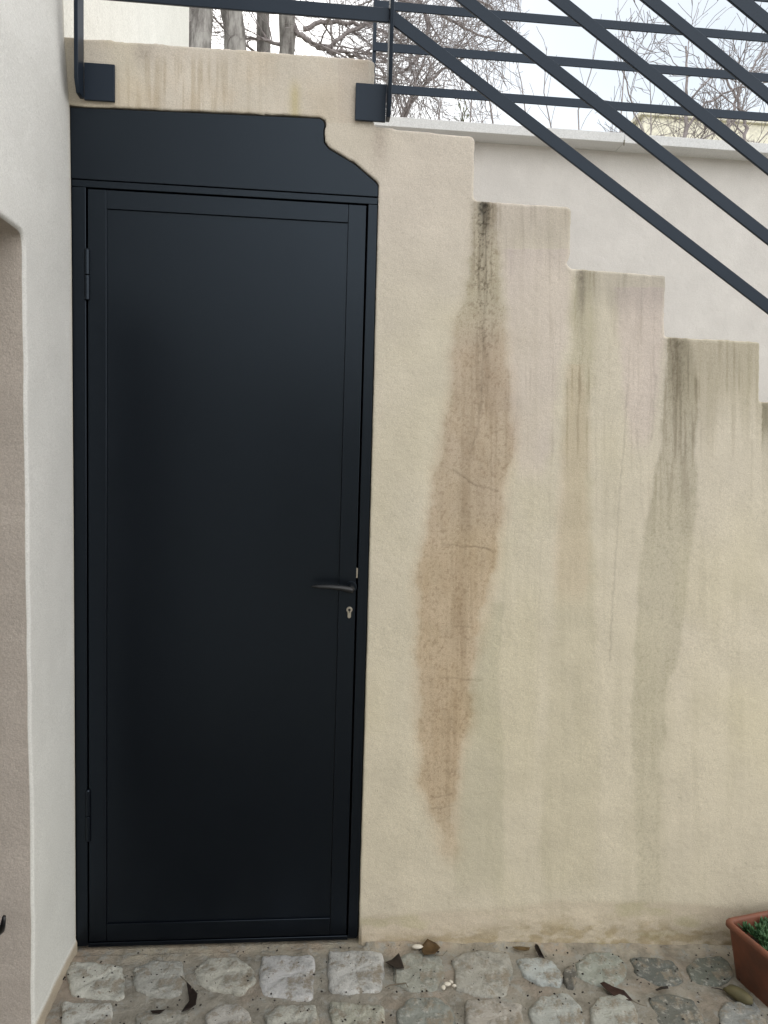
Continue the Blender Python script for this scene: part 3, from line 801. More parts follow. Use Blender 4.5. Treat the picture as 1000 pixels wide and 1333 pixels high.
fo = field.build('outer_stones', M_stone, pave, smooth=True); fo.color = (.26, .255, .23, 1); fo['kind'] = 'stuff'

# ================================================================== METAL DOOR
dr = thing('metal_door', 'tall dark anthracite metal door with shaped panel above, set under the stairs', 'door', (0.36, 0.02, 0.0))
FY = 0.006
L0, L1 = 0.0, 0.734      # leaf
o_poly = [(-0.030, 0.012), (0.762, 0.010), (0.7675, 0.018)] + [(0.7675, 1.07), (0.7635, 2.156), (0.757, 2.165), (0.698, 2.2095), (0.629, 2.244),
          (0.6145, 2.260), (0.613, 2.294), (0.6165, 2.303), (0.6135, 2.314), (0.603, 2.3215), (0.30, 2.3145), (-0.0425, 2.3055), (-0.0365, 1.2), (-0.0335, 0.02)]
# frame: left jamb, right jamb, head, sill as one welded frame
zb = 0.012; zt = 2.104
mb = MB()
mb.prism_y([(-0.031, 0.010), (-0.003, 0.010), (-0.0045, zt+0.004), (-0.0415, zt+0.004), (-0.039, 1.2), (-0.0355, 0.02)], FY, 0.07)
mb.build('frame_jamb', M_door, dr, bevel=0.0015)
mb = MB(); mb.prism_y([(0.7385, 0.010), (0.762, 0.010), (0.7675, 0.018), (0.7675, 1.07), (0.7640, zt+0.004), (0.7385, zt+0.004)], FY, 0.07)
mb.build('frame_jamb', M_door, dr, bevel=0.0015)
mb = MB(); mb.prism_y([(-0.0415, zt+0.0045), (0.764, zt+0.0045), (0.764, zt+0.0225), (-0.0415, zt+0.0225)], FY, 0.07)
mb.build('frame_head', M_door, dr, bevel=0.0012)
mb = MB(); mb.box(-0.0025, 0.738, FY+0.001, 0.07, 0.006, 0.0185); mb.build('threshold', M_door, dr, bevel=0.0015)
ztop = zt + 0.0235
tp = [(-0.0415, ztop), (0.7638, ztop)] + [p for p in o_poly[4:15]]
mb = MB(); mb.prism_y(tp, FY - 0.003, 0.05)
mb.build('transom_panel', M_door, dr, bevel=0.0015)
# leaf: stiles and rails around a recessed sheet
LY = 0.0085; LW = 0.7335; lz0, lz1 = 0.0215, 2.1050; bw_ = 0.048
mb = MB(); mb.box(0.0, bw_, LY, 0.055, lz0, lz1); mb.build('leaf_stile', M_door, dr, bevel=0.0012)
mb = MB(); mb.box(LW - bw_, LW, LY, 0.055, lz0, lz1); mb.build('leaf_stile', M_door, dr, bevel=0.0012)
mb = MB(); mb.box(bw_ + 0.0003, LW - bw_ - 0.0003, LY + 0.0001, 0.055, lz1 - bw_, lz1); mb.build('leaf_rail', M_door, dr, bevel=0.0012)
mb = MB(); mb.box(bw_ + 0.0003, LW - bw_ - 0.0003, LY + 0.0001, 0.055, lz0, lz0 + bw_ + 0.004); mb.build('leaf_rail', M_door, dr, bevel=0.0012)
# slightly dished sheet metal panel
nx_, nz_ = 40, 110
px_ = np.linspace(bw_ + 0.0005, LW - bw_ - 0.0005, nx_); pz_ = np.linspace(lz0 + bw_ + 0.0045, lz1 - bw_ - 0.0005, nz_)
A, B = np.meshgrid(px_, pz_)
yy = LY + 0.0050 + (fbm(A*3, B*2, 121, 2) - 0.5) * 0.0005
j, i = np.meshgrid(np.arange(nz_-1), np.arange(nx_-1), indexing='ij'); a = (j*nx_+i).ravel()
lp = mesh_np('leaf_panel', np.stack([A.ravel(), yy.ravel(), B.ravel()], 1), np.stack([a, a+1, a+nx_+1, a+nx_], 1), mat=M_door)
keep(lp, dr)
mb = MB(); mb.box(-0.034, 0.760, 0.072, 0.08, 0.0, 2.30); mb.build('gap_shade_plate', M_hole, dr)  # near-black sheet painting in the shade behind the door gaps
# hinges
for (ya, yb) in ((325, 390), (1030, 1095)):
    a = at(112, ya, 0.004); b_ = at(113 if ya < 500 else 116, yb, 0.004)
    mb = MB(); zc = (a[2]+b_[2])/2
    mb.tube([(-0.0015, 0.006, a[2]), (-0.0015, 0.006, zc+0.001)], 0.0068, 16); mb.tube([(-0.0015, 0.006, zc-0.001), (-0.0015, 0.006, b_[2])], 0.0068, 16)
    mb.tube([(-0.0015, 0.006, a[2]+0.004), (-0.0015, 0.006, a[2])], [0.004, 0.0068], 16)
    mb.build('hinge', M_door, dr, smooth=False, bevel=0.0008)
# lever handle
hz = at(458, 768, -0.035)
Xh, Zh = float(hz[0]), float(hz[2])
hd = MB(); hd.tube([(Xh, LY, Zh), (Xh, -0.030, Zh)], 0.0085, 16)
lev = [(Xh + 0.004, -0.036, Zh), (Xh - 0.006, -0.037, Zh + 0.0015), (Xh - 0.03, -0.038, Zh + 0.006), (Xh - 0.06, -0.038, Zh + 0.0085), (Xh - 0.09, -0.036, Zh + 0.0085), (Xh - 0.105, -0.034, Zh + 0.008), (Xh - 0.112, -0.033, Zh + 0.0075)]
hd.tube(lev, [(0.0085, 0.0075), (0.0095, 0.0085), (0.0085, 0.007), (0.0075, 0.0055), (0.006, 0.0045), (0.0045, 0.0035), (0.0015, 0.0015)], 14)
ho = hd.build('handle', M_black, dr, smooth=True)
mb = MB(); mb.tube([(Xh, LY, Zh), (Xh, LY - 0.003, Zh)], 0.017, 24); rz_ = mb.build('rosette', M_door, None, bevel=0.0008)
keep(rz_, dr)
# euro cylinder
kc = at(455, 794, LY - 0.004); kx, kz = float(kc[0]), float(kc[2])
prof = [(kx + 0.0086*math.cos(t_), kz + 0.0086*math.sin(t_)) for t_ in np.linspace(math.radians(-54), math.radians(234), 22)]
prof += [(kx - 0.005, kz - 0.018)] + [(kx + 0.005*math.cos(t_), kz - 0.019 + 0.005*math.sin(t_)) for t_ in np.linspace(math.radians(200), math.radians(340), 8)] + [(kx + 0.005, kz - 0.018)]
mb = MB(); mb.prism_y(prof, LY - 0.004, LY + 0.01); cyl = mb.build('lock_cylinder', M_nickel, dr, bevel=0.0006)
mb = MB(); mb.tube([(kx, LY - 0.0046, kz), (kx, LY - 0.003, kz)], 0.0036, 14); mb.box(kx - 0.0008, kx + 0.0008, LY - 0.0046, LY - 0.003, kz - 0.008, kz + 0.002)
kh = mb.build('keyhole', M_hole, None); kh.parent = cyl; kh.matrix_parent_inverse = (cyl.matrix_parent_inverse).inverted() if False else Matrix.Translation(-Vector(dr.location))@Matrix()
kh.matrix_parent_inverse = Matrix.Identity(4)
# latch tongue showing in the gap
lt = at(463.3, 746, LY); mb = MB(); mb.box(0.7335, 0.7380, LY - 0.001, 0.03, float(lt[2]) - 0.014, float(lt[2]) + 0.014)
mb.build('latch', M_nickel, dr, bevel=0.0006)

# ================================================================== FRONT RAILING
rl = thing('stair_railing', 'dark blue grey steel railing with slanting flat bars fixed to the front of the stairs', 'railing', (0.4, -0.03, 2.33))
SL = 0.636; X0 = 0.785; Z0 = 2.570; DV = 0.180; BH = 0.033
YB0, YB1 = -0.040, -0.032
def post(xc, zbot, ztop, th=0.010, y0=-0.062, y1=-0.010):
    mb = MB(); mb.prism_x([(y1, zbot), (y1, ztop), (y0, ztop), (y0, zbot + 0.030), (y0 + 0.018, zbot)], xc - th/2, xc + th/2)
    return mb.build('post', M_rail, rl, bevel=0.0015)
lpz0 = 2.322; post(-0.0085, lpz0, 3.42); post(0.7825, 2.318, 3.42)
for (xa, xb, za, zc) in ((-0.003, 0.0735, 2.321, 2.413), (0.6955, 0.777, 2.318, 2.413)):
    mb = MB(); mb.box(xa, xb, -0.0125, -0.0045, za, zc); bp = mb.build('base_plate', M_rail, rl, bevel=0.0012)
# landing rails
for k in range(5):
    z = Z0 + 0.009 + DV * k; hh = 0.036 if k < 4 else 0.04
    mb = MB(); mb.box(-0.0033, 0.7772, YB0, YB1, z - hh/2 - 0.004, z + hh/2 - 0.004); mb.build('landing_rail', M_rail, rl, bevel=0.0015)
Xe = 3.9
cs = math.cos(math.atan(SL)); hv = BH / cs / 2
for k in range(5):
    z0 = Z0 + DV * k
    mb = MB(); xa = 0.788
    hv_ = hv if k < 4 else hv * 1.25
    mb.prism_y([(xa, z0 - hv_), (Xe, z0 - hv_ - SL*(Xe-xa)), (Xe, z0 + hv_ - SL*(Xe-xa)), (xa, z0 + hv_)], YB0, YB1)
    mb.build('sloping_bar', M_rail, rl, bevel=0.0015)
for xp in (2.60, Xe + 0.006):
    zz = Z0 - SL * (xp - X0)
    post(xp, zz - 0.27, zz + DV*4 + 0.02, 0.010, -0.062, -0.0415 if xp < 3.5 else -0.010)

# ================================================================== REAR RAILING
rr = thing('rear_railing', 'dark steel railing with level bars above the white boundary wall, behind the stairs', 'railing', (1.5, 1.5, 2.2))
YR = 1.52
q = at(487.5, 60, YR); xp = float(q[0])
zr = [float(at(760, y_, YR)[2]) for y_ in (84.5 - 0.5, 84.5 - 52.5, 84.5 + 52.5)]
z2 = float(at(505, 62.5, YR)[2]); z3 = float(at(505, 117, YR)[2]); z1 = float(at(505, 9, YR)[2]); dvr = (z1 - z3) / 2
for xq in (xp, xp + 2.4, xp + 4.8):
    mb = MB(); mb.box(xq - 0.008, xq + 0.008, YR - 0.004, YR + 0.03, 2.19, z3 + dvr * 4 + 0.02); mb.build('post', M_rail, rr, bevel=0.001)
for k in range(5):
    z = z3 + dvr * k
    mb = MB(); mb.box(xp + 0.0085 if False else xp - 0.006, xp + 5.0, YR - 0.012, YR - 0.0042, z - 0.019, z + 0.019); mb.build('level_bar', M_rail, rr, bevel=0.001)

# ================================================================== PLANTER
def mk_terra():
    m, t, b = newmat('terracotta')
    n1 = noisen(t, 12, 5); n2 = noisen(t, 130, 3)
    c = mixn(t, (0.225, 0.075, 0.040, 1), (0.13, 0.052, 0.032, 1), mapr(t, n1, 0.35, 0.65, 0, 1))
    c = mixn(t, c, (0.22, 0.12, 0.08, 1), mapr(t, noisen(t, 35, 5, .7), 0.58, 0.75, 0, 0.5))
    t.links.new(c, b.inputs['Base Color']); b.inputs['Roughness'].default_value = 0.62
    bump(t, b, n2, 0.4, 0.001); return m
M_terra = mk_terra()
zr_ = 0.118
R0 = atz(941, 1195, zr_); R1 = atz(1000, 1243, zr_); R2 = atz(1000, 1183, zr_)
G0 = atg(954, 1284)
d1 = (R1 - R0)[:2]; d1 /= np.linalg.norm(d1); d2 = (R2 - R0)[:2]; d2 /= np.linalg.norm(d2)
print('PLANTER', R0, G0, 'angles', math.degrees(math.atan2(d1[1], d1[0])), math.degrees(math.atan2(d2[1], d2[0])))
ang = math.atan2(d1[1], d1[0]) + math.pi/2      # left side runs toward the viewer
pl_rz = ang
gzp = float(gz(R0[0] + 0.15))
pt = thing('planter', 'rectangular terracotta planter standing against the foot of the stained wall', 'planter', (float(R0[0]), float(R0[1]), gzp), pl_rz)
PW, PD, PH = 0.46, 0.20, zr_ - gzp
def rrect(x0, x1, y0, y1, r, n=6):
    o = []
    for cx, cy, a0 in ((x1-r, y1-r, 0), (x0+r, y1-r, 90), (x0+r, y0+r, 180), (x1-r, y0+r, 270)):
        for k in range(n+1):
            t_ = math.radians(a0 + 90*k/n); o.append((cx + r*math.cos(t_), cy + r*math.sin(t_)))
    return o
def loft(rings):
    V = []; Q = []; n = len(rings[0][0])
    for o, z in rings: V += [(x, y, z) for x, y in o]
    for r in range(len(rings)-1):
        for k in range(n): Q.append((r*n+k, r*n+(k+1) % n, (r+1)*n+(k+1) % n, (r+1)*n+k))
    return V, Q
def pr(ins, r=0.02): return rrect(ins, PW-ins, -PD+ins, -ins, max(r, 0.003))
ru = 0.011
rings = [(pr(0.075, .02), 0.0), (pr(0.030), 0.001), (pr(0.027), 0.006), (pr(0.008), PH-0.024), (pr(0.004), PH-0.020), (pr(0.0), PH-0.016), (pr(0.0), PH-0.006), (pr(0.003), PH-0.001),
         (pr(0.008), PH), (pr(0.013), PH-0.002), (pr(0.016, .012), PH-0.008), (pr(0.030, .012), 0.02), (pr(0.06, .012), 0.016)]
V, Q = loft(rings)
n_ = len(rings[0][0])
Vn = np.array(V); T = []
Vn = np.vstack([Vn, [[PW/2, -PD/2, 0.0]], [[PW/2, -PD/2, 0.016]]]); c0 = len(Vn) - 2
for k in range(n_):
    T.append(((k+1) % n_, k, c0)); T.append(((len(rings)-1)*n_+k, (len(rings)-1)*n_+(k+1) % n_, c0+1))
pot = mesh_np('pot', Vn, Q, T, mat=M_terra, parent=pt)
M_potsoil = mk_soil('potting_soil', (0.035, 0.025, 0.017, 1), (0.06, 0.045, 0.03, 1), 30)
sx = np.linspace(0.024, PW-0.024, 40); sy = np.linspace(-PD+0.024, -0.024, 20); A, B = np.meshgrid(sx, sy)
Zs = PH - 0.062 + (fbm(A*40, B*40, 131, 3) - .5) * 0.012
j, i = np.meshgrid(np.arange(19), np.arange(39), indexing='ij'); a = (j*40+i).ravel()
so = mesh_np('soil', np.stack([A.ravel(), B.ravel(), Zs.ravel()], 1), np.stack([a, a+1, a+41, a+40], 1), mat=M_potsoil)
so.location = pt.location; so.rotation_euler = pt.rotation_euler; tag(so, 'dark potting soil inside the terracotta planter', 'soil', kind='stuff')
def mk_leaf(name, c1, c2, sp=0.35, ro=0.5):
    m, t, b = newmat(name)
    oi = noisen(t, 60, 3)
    t.links.new(mixn(t, c1, c2, mapr(t, oi, 0.35, 0.65, 0, 1)), b.inputs['Base Color']); b.inputs['Roughness'].default_value = ro
    b.inputs['Specular IOR Level'].default_value = sp; bump(t, b, noisen(t, 400, 2), .2, .0005); return m
M_succ = mk_leaf('succulent_leaf', (0.030, 0.085, 0.035, 1), (0.06, 0.14, 0.055, 1))
def leaf_geo(mb, o, d, up, ln, wd, th):
    """small thick pointed leaf"""
    o = Vector(o); d = Vector(d).normalized(); s = d.cross(Vector(up)).normalized(); u = s.cross(d).normalized()
    v = [o]; 
    for f_, w_ in ((.3, .8), (.6, 1.0), (.85, .6)):
        c = o + d*ln*f_ + u*(ln*.25*f_*f_)
        v += [c + s*wd*w_/2, c + u*th*w_, c - s*wd*w_/2, c - u*th*w_*.6]
    v.append(o + d*ln + u*ln*.22)
    f = [(0,2,1),(0,3,2),(0,4,3),(0,1,4)]
    for r in range(2):
        b0 = 1 + 4*r
        for k in range(4): f.append((b0+k, b0+(k+1) % 4, b0+4+(k+1) % 4, b0+4+k))
    b0 = 9
    for k in range(4): f.append((b0+k, b0+(k+1) % 4, 13))
    mb.add(v, f)
mb = MB(); rs2 = random.Random(3)
for _ in range(260):
    cx = rs2.uniform(0.045, PW-0.035); cy = rs2.uniform(-PD+0.03, -0.03)
    cz = PH - 0.035 + rs2.uniform(0, 0.03) * (1 - abs((cy + PD/2) / (PD/2))**2)
    k = rs2.randint(7, 10); ph = rs2.uniform(0, 6)
    for q in range(k):
        a_ = ph + q*2.4; el = rs2.uniform(.15, 1.1)
        d = (math.cos(a_)*math.cos(el), math.sin(a_)*math.cos(el), math.sin(el))
        leaf_geo(mb, (cx, cy, cz), d, (0, 0, 1), rs2.uniform(.014, .026), rs2.uniform(.008, .012), .002)
pl_ = mb.build('succulent_plant', M_succ, None, smooth=True)
pl_.location = pt.location; pl_.rotation_euler = pt.rotation_euler
tag(pl_, 'low green leafy plant growing in the terracotta planter', 'plant')

# ================================================================== SMALL THINGS ON THE GROUND
def leafmat(name, c):
    return mk_leaf(name, c + (1,), tuple(k*.6 for k in c) + (1,), 0.3, 0.55)
M_dl = leafmat('dark_dry_leaf', (0.022, 0.015, 0.012)); M_br = leafmat('brown_dry_leaf', (0.10, 0.06, 0.025)); M_tan = leafmat('tan_dry_leaf', (0.13, 0.085, 0.035))
M_redb = leafmat('red_brown_leaf', (0.035, 0.014, 0.010))
m, t, b = newmat('pale_pebble'); t.links.new(mixn(t, (.70,.66,.58,1), (.5,.46,.38,1), noisen(t, 60, 3)), b.inputs['Base Color']); b.inputs['Roughness'].default_value = .6; M_pale = m
m, t, b = newmat('yellow_pebble'); t.links.new(mixn(t, (.15,.125,.06,1), (.06,.06,.03,1), noisen(t, 60, 4)), b.inputs['Base Color']); b.inputs['Roughness'].default_value = .7; M_yel = m
m, t, b = newmat('dry_stem'); t.links.new(mixn(t, (.22,.19,.14,1), (.10,.08,.06,1), noisen(t, 90, 3)), b.inputs['Base Color']); b.inputs['Roughness'].default_value = .8; M_stem = m
def gpt(px, py, up=0.0):
    p = atg(px, py); z = float(g_z(np.array([p[0]]), np.array([p[1]]))[0]) + 0.010
    return Vector((p[0], p[1], z + up))
def blade(name, outline, mat, curl, label, cat, stem=None, group=None, lift=0.0):
    """a dry leaf: outline in image pixels (ordered), curled sheet with real thickness"""
    P = [gpt(*q) for q in outline]; c = sum(P, Vector()) / len(P)
    V = [c + Vector((0, 0, 0.002))]; n = len(P)
    for f_ in (.5, 1.0):
        for k, p in enumerate(P):
            q = c + (p - c) * f_; q.z += curl * f_ * f_ * (0.5 + 0.5 * math.sin(k*2.1 + q.x*90)) + 0.001 + 0.002 * math.sin(k*4.3 + q.y*200) * f_
            V.append(q)
    F_ = [(0, 1 + (k+1) % n, 1 + k) for k in range(n)] + [(1+k, 1+(k+1) % n, 1+n+(k+1) % n, 1+n+k) for k in range(n)]
    mb = MB(); mb.add([v + Vector((0, 0, lift)) for v in V], F_)
    if stem:
        root = thing(name, label, cat, tuple(c), 0, group)
        o = mb.build('blade', mat, root, smooth=True)
        sm = MB(); sm.tube([gpt(*q, 0.003 + lift) for q in stem], [0.0013] + [0.0009] * (len(stem) - 1), 6); sm.build('stem', M_stem, root, smooth=True)
    else:
        o = mb.build(name, mat, None, smooth=True); tag(o, label, cat, group)
    s_ = o.modifiers.new('t', 'SOLIDIFY'); s_.thickness = 0.0012; s_.offset = 1
    s2 = o.modifiers.new('s', 'SUBSURF'); s2.subdivision_type = 'SIMPLE'; s2.levels = s2.render_levels = 1
    return o
G = 'dry leaves on the pavement'
blade('fallen_leaf', [(502,1258),(510,1254),(519,1249),(523,1256),(526,1268),(517,1269),(508,1265)], M_dl, 0.006, 'dark pointed dry leaf with a pale stem, right of the door corner', 'leaf', [(515,1268),(515.5,1277),(515,1287)], G)
blade('fallen_leaf', [(550,1236),(556,1233),(568,1234),(573,1242),(566,1251),(552,1253),(549,1246)], M_br, 0.012, 'crumpled brown leaf against the wall beside a white pebble', 'leaf', [(566,1250),(576,1250),(582,1243)], G)
blade('fallen_leaf', [(667,1239),(676,1238.5),(690,1240),(688,1244),(676,1244.5),(668,1242)], M_tan, 0.006, 'narrow tan leaf lying along the foot of the wall', 'leaf', None, G)
blade('fallen_leaf', [(697,1234),(700,1237),(703,1247),(709,1252),(702,1251),(698,1246),(696,1240)], M_dl, 0.012, 'small dark upright leaf beside the narrow tan leaf', 'leaf', [(698,1247),(690,1249),(682,1248)], G)
blade('fallen_leaf', [(781,1287),(786,1285),(798,1290),(812,1298),(824,1307),(818,1308),(800,1302),(788,1294)], M_redb, 0.008, 'long dark red-brown leaf lying aslant on the cobbles', 'leaf', [(822,1307),(833,1313),(842,1316)], G)
blade('fallen_leaf', [(243,1290),(250,1291),(257,1302),(255,1314),(246,1322),(236,1325),(247,1314),(246,1300)], M_dl, 0.014, 'curled dark leaf on a thin twig, left of centre on the cobbles', 'leaf', [(250,1293),(243,1284),(235,1276)], G)
blade('fallen_leaf', [(853,1292),(860,1290),(869,1290),(870,1292),(862,1294),(855,1294)], M_dl, 0.002, 'tiny dark leaf fragment on the right cobbles left of the planter', 'leaf', None, G)
blade('fallen_leaf', [(196,1322),(206,1320),(215,1321),(208,1325),(199,1325)], M_dl, 0.004, 'tiny dark leaf scrap on the lower left cobbles', 'leaf', None, G)
# pebble(s)
def pebble(name, px, py, rx, ry, rz2, mat, label, rot=0):
    c = gpt(px, py); V = []; F_ = []
    P = MB(); n = 14; rg = []
    for i in range(1, 7):
        th = math.pi*i/7
        for k in range(n):
            ph = 2*math.pi*k/n; s = 1 + (.12*math.sin(3*ph + i) + .10*math.sin(2*ph + 2.3*i + rx*100)) * math.sin(th)
            x = rx*math.sin(th)*math.cos(ph)*s; y = ry*math.sin(th)*math.sin(ph)*s
            V.append((c.x + x*math.cos(rot) - y*math.sin(rot), c.y + x*math.sin(rot) + y*math.cos(rot), c.z + rz2*math.cos(th) + rz2*.5))
    for i in range(5):
        for k in range(n): F_.append((i*n+k, (i+1)*n+k, (i+1)*n+(k+1) % n, i*n+(k+1) % n))
    F_.append(tuple(range(n))); F_.append(tuple(5*n+k for k in range(n-1, -1, -1)))
    P.add(V, F_); return tag(P.build(name, mat, None, smooth=True), label, 'pebble' if 'pebble' in name else 'scrap')
pebble('pebble', 543, 1239, .016, .008, .006, M_pale, 'oval white pebble at the foot of the wall beside the crumpled brown leaf')
pebble('pebble', 962, 1303, .040, .019, .018, M_yel, 'elongated mossy yellow stone lying against the base of the planter', -0.9)
for (x, y, r, lb) in ((577,1292,.008,'white plaster crumb at the front left of the little heap'), (582,1287,.009,'largest white plaster crumb in the middle of the little heap'), (587,1284,.006,'white plaster crumb at the back of the little heap'), (591,1289,.005,'smallest white plaster crumb at the right end of the little heap')):
    o = pebble('plaster_crumb', x, y, r*1.1, r*.8, .004, M_pale, lb, rs.uniform(0, 3)); o['category'] = 'crumb'; o['group'] = 'white plaster crumbs in one heap'
# bent pale twig
mb = MB(); mb.tube([gpt(501,1292,.002), gpt(508,1289.5,.004), gpt(528,1287,.004), gpt(531,1291,.001)], [.0014,.0018,.0018,.0012], 6)
tag(mb.build('twig', M_stem, None, smooth=True), 'pale bent twig below the stem of the dark pointed leaf', 'twig')
mb = MB(); mb.tube([gpt(926,1291,.002), gpt(936,1293,.003), gpt(946,1295,.001)], [.001,.0015,.001], 6)
tag(mb.build('twig', M_dl, None, smooth=True), 'short dark twig beside the mossy yellow stone', 'twig')
# grit
mb = MB(); rg = random.Random(9)
for _ in range(520):
    x = rg.uniform(-0.03, 2.0); y = rg.uniform(-0.5, -0.015)
    z = float(g_z(np.array([x]), np.array([y]))[0]) + 0.009
    s = rg.choice([.0012, .0016, .002, .0026, .0032]); a_ = rg.uniform(0, 3)
    v = [(x + s*1.5*math.cos(a_), y + s*1.5*math.sin(a_), z), (x - s*math.sin(a_), y + s*math.cos(a_), z), (x - s*1.3*math.cos(a_), y - s*1.3*math.sin(a_), z), (x + s*math.sin(a_), y - s*math.cos(a_), z), (x, y, z + s), (x, y, z - s)]
    mb.add(v, [(0,1,4),(1,2,4),(2,3,4),(3,0,4),(1,0,5),(2,1,5),(3,2,5),(0,3,5)])
go = mb.build('grit', M_dl); tag(go, 'dark grit and leaf crumbs scattered over the cobbles', kind='stuff')

# ================================================================== TREES
def mk_bark(name, c1, c2, sc1):
    m, t, b = newmat(name)
    n1 = noisen(t, sc1, 5, 0.7, stretch=(1, 1, .25)); n2 = noisen(t, sc1*3, 4)
    c = mixn(t, c1, c2, mapr(t, n1, 0.4, 0.62, 0, 1))
    t.links.new(c, b.inputs['Base Color']); b.inputs['Roughness'].default_value = 0.9
    bump(t, b, n1, 0.9, 0.02); return m
M_bark = mk_bark('grey_bark', (0.40, 0.39, 0.375, 1), (0.13, 0.12, 0.115, 1), 11)
M_twig = mk_bark('twig_bark', (0.38, 0.345, 0.35, 1), (0.22, 0.195, 0.195, 1), 20)
def tubes_np(lines):
    """lines: list of (pts Nx3, radii N, sides)"""
    VV = []; QQ = []; b0 = 0
    for P, R_, n in lines:
        P = np.asarray(P, float); m_ = len(P)
        T_ = np.gradient(P, axis=0); T_ /= np.linalg.norm(T_, axis=1)[:, None] + 1e-9
        ref = np.array([0.3, 0.9, 0.2]) if abs(T_[0, 1]) < .8 else np.array([1., 0, 0])
        A = np.cross(T_, ref); A /= np.linalg.norm(A, axis=1)[:, None] + 1e-9; B = np.cross(T_, A)
        th = np.arange(n) / n * 2 * np.pi
        ring = P[:, None, :] + R_[:, None, None] * (A[:, None, :] * np.cos(th)[None, :, None] + B[:, None, :] * np.sin(th)[None, :, None])
        VV.append(ring.reshape(-1, 3))
        i_, k_ = np.meshgrid(np.arange(m_-1), np.arange(n), indexing='ij'); i_ = i_.ravel(); k_ = k_.ravel(); k2 = (k_+1) % n
        QQ.append(np.stack([i_*n+k_, i_*n+k2, (i_+1)*n+k2, (i_+1)*n+k_], 1) + b0); b0 += m_*n
    return np.concatenate(VV), np.concatenate(QQ)
def limb(rg, p, d, ln, r0, r1, n, wander, grav):
    pts = [np.array(p, float)]; d = np.array(d, float); d /= np.linalg.norm(d); st_ = ln/(n-1)
    for k in range(n-1):
        d = d + rg.normal(0, wander, 3) + np.array([0, 0, grav]); d /= np.linalg.norm(d)
        pts.append(pts[-1] + d*st_)
    return np.array(pts), np.linspace(r0, r1, n)
def branchify(rg, L, level, out, cfg):
    P, R_, _ = L
    if level >= len(cfg): return
    cnt, lf0, rf, wander, grav, spread, n, sides, t0 = cfg[level]
    base_len = np.linalg.norm(np.diff(P, axis=0), axis=1).sum()
    for k in range(cnt):
        t_ = t0 + (1 - t0) * (k + rg.random()) / cnt
        f_ = t_ * (len(P)-1); i = min(int(f_), len(P)-2); q = P[i] + (P[i+1]-P[i])*(f_-i); r_here = R_[i] + (R_[i+1]-R_[i])*(f_-i)
        d = P[i+1]-P[i]; d /= np.linalg.norm(d) + 1e-9
        s = rg.normal(0, 1, 3); s -= d*(s@d); s /= np.linalg.norm(s) + 1e-9
        dd = d*math.cos(spread) + s*math.sin(spread)
        ln = lf0 * (1.15 - 0.5*t_) * rg.uniform(.6, 1.3)
        r0 = max(min(r_here*rf, r_here*.9), 0.0026)
        p2, r2 = limb(rg, q, dd, ln, r0, max(r0*.35, 0.0021), n, wander, grav)
        L2 = (p2, r2, sides); out.append(L2); branchify(rg, L2, level+1, out, cfg)
def bare_tree(x, y, zb, h, r, seed, label, limbs_cfg, lean=(0, 0), custom=(), group=None, zref=None, xmax=None):
    rg = np.random.default_rng(seed)
    root = thing('bare_tree', label, 'tree', (x, y, zb), 0, group)
    tp_, tr_ = limb(rg, (x, y, zb - .1), (lean[0], lean[1], 1), h, r*1.15, r*.45, 16, 0.035, 0.03)
    n = 20; zz = np.linspace(0, 1, 60)
    tp2 = np.stack([np.interp(zz, np.linspace(0, 1, 16), tp_[:, k]) for k in range(3)], 1); tr2 = np.interp(zz, np.linspace(0, 1, 16), tr_)
    off_ = np.array([x - np.interp(zref, tp2[:, 2], tp2[:, 0]), y - np.interp(zref, tp2[:, 2], tp2[:, 1]), 0]) if zref else np.zeros(3)
    tp2 = tp2 + off_; tp_ = tp_ + off_
    V, Q = tubes_np([(tp2, tr2, n)])
    # knobbly bark
    ph = np.tile(np.arange(n), 60) ; hh = np.repeat(np.arange(60), n)
    k_ = (fbm(np.cos(ph/n*6.283)*1.8 + seed, hh*.33 + np.sin(ph/n*6.283)*1.8, seed % 7, 4) - .5)
    cc = np.repeat(tp2, n, 0); V = cc + (V - cc) * (1 + .75*k_[:, None])
    tk = mesh_np('trunk', V, Q, mat=M_bark); keep(tk, root)
    lines = []
    for (pts, r0, r1) in custom:
        pts = np.array(pts, float); m_ = len(pts); s = np.linspace(0, 1, m_); s2 = np.linspace(0, 1, m_*4)
        P = np.stack([np.interp(s2, s, pts[:, k]) for k in range(3)], 1)
        for _ in range(3): P[1:-1] = (P[:-2] + 2*P[1:-1] + P[2:]) / 4
        P[1:-1] += rg.normal(0, .008, (len(P)-2, 3))
        L = (P, np.linspace(r0, r1, len(P)), 8); lines.append(L)
        branchify(rg, L, 1, lines, limbs_cfg)
    branchify(rg, (tp_, tr_, 8), 0, lines, limbs_cfg)
    if xmax is not None:      # pruned on the side of the clearing
        lines = [L for L in lines if L[0][:, 0].max() < xmax + 0.0 * L[0][0, 0]]
    V, Q = tubes_np(lines)
    cr_ = mesh_np('crown', V, Q, mat=M_twig); keep(cr_, root)
    return len(Q)
TY = 5.2
def T(px, py, dy=0): return at(px, py, TY + dy)
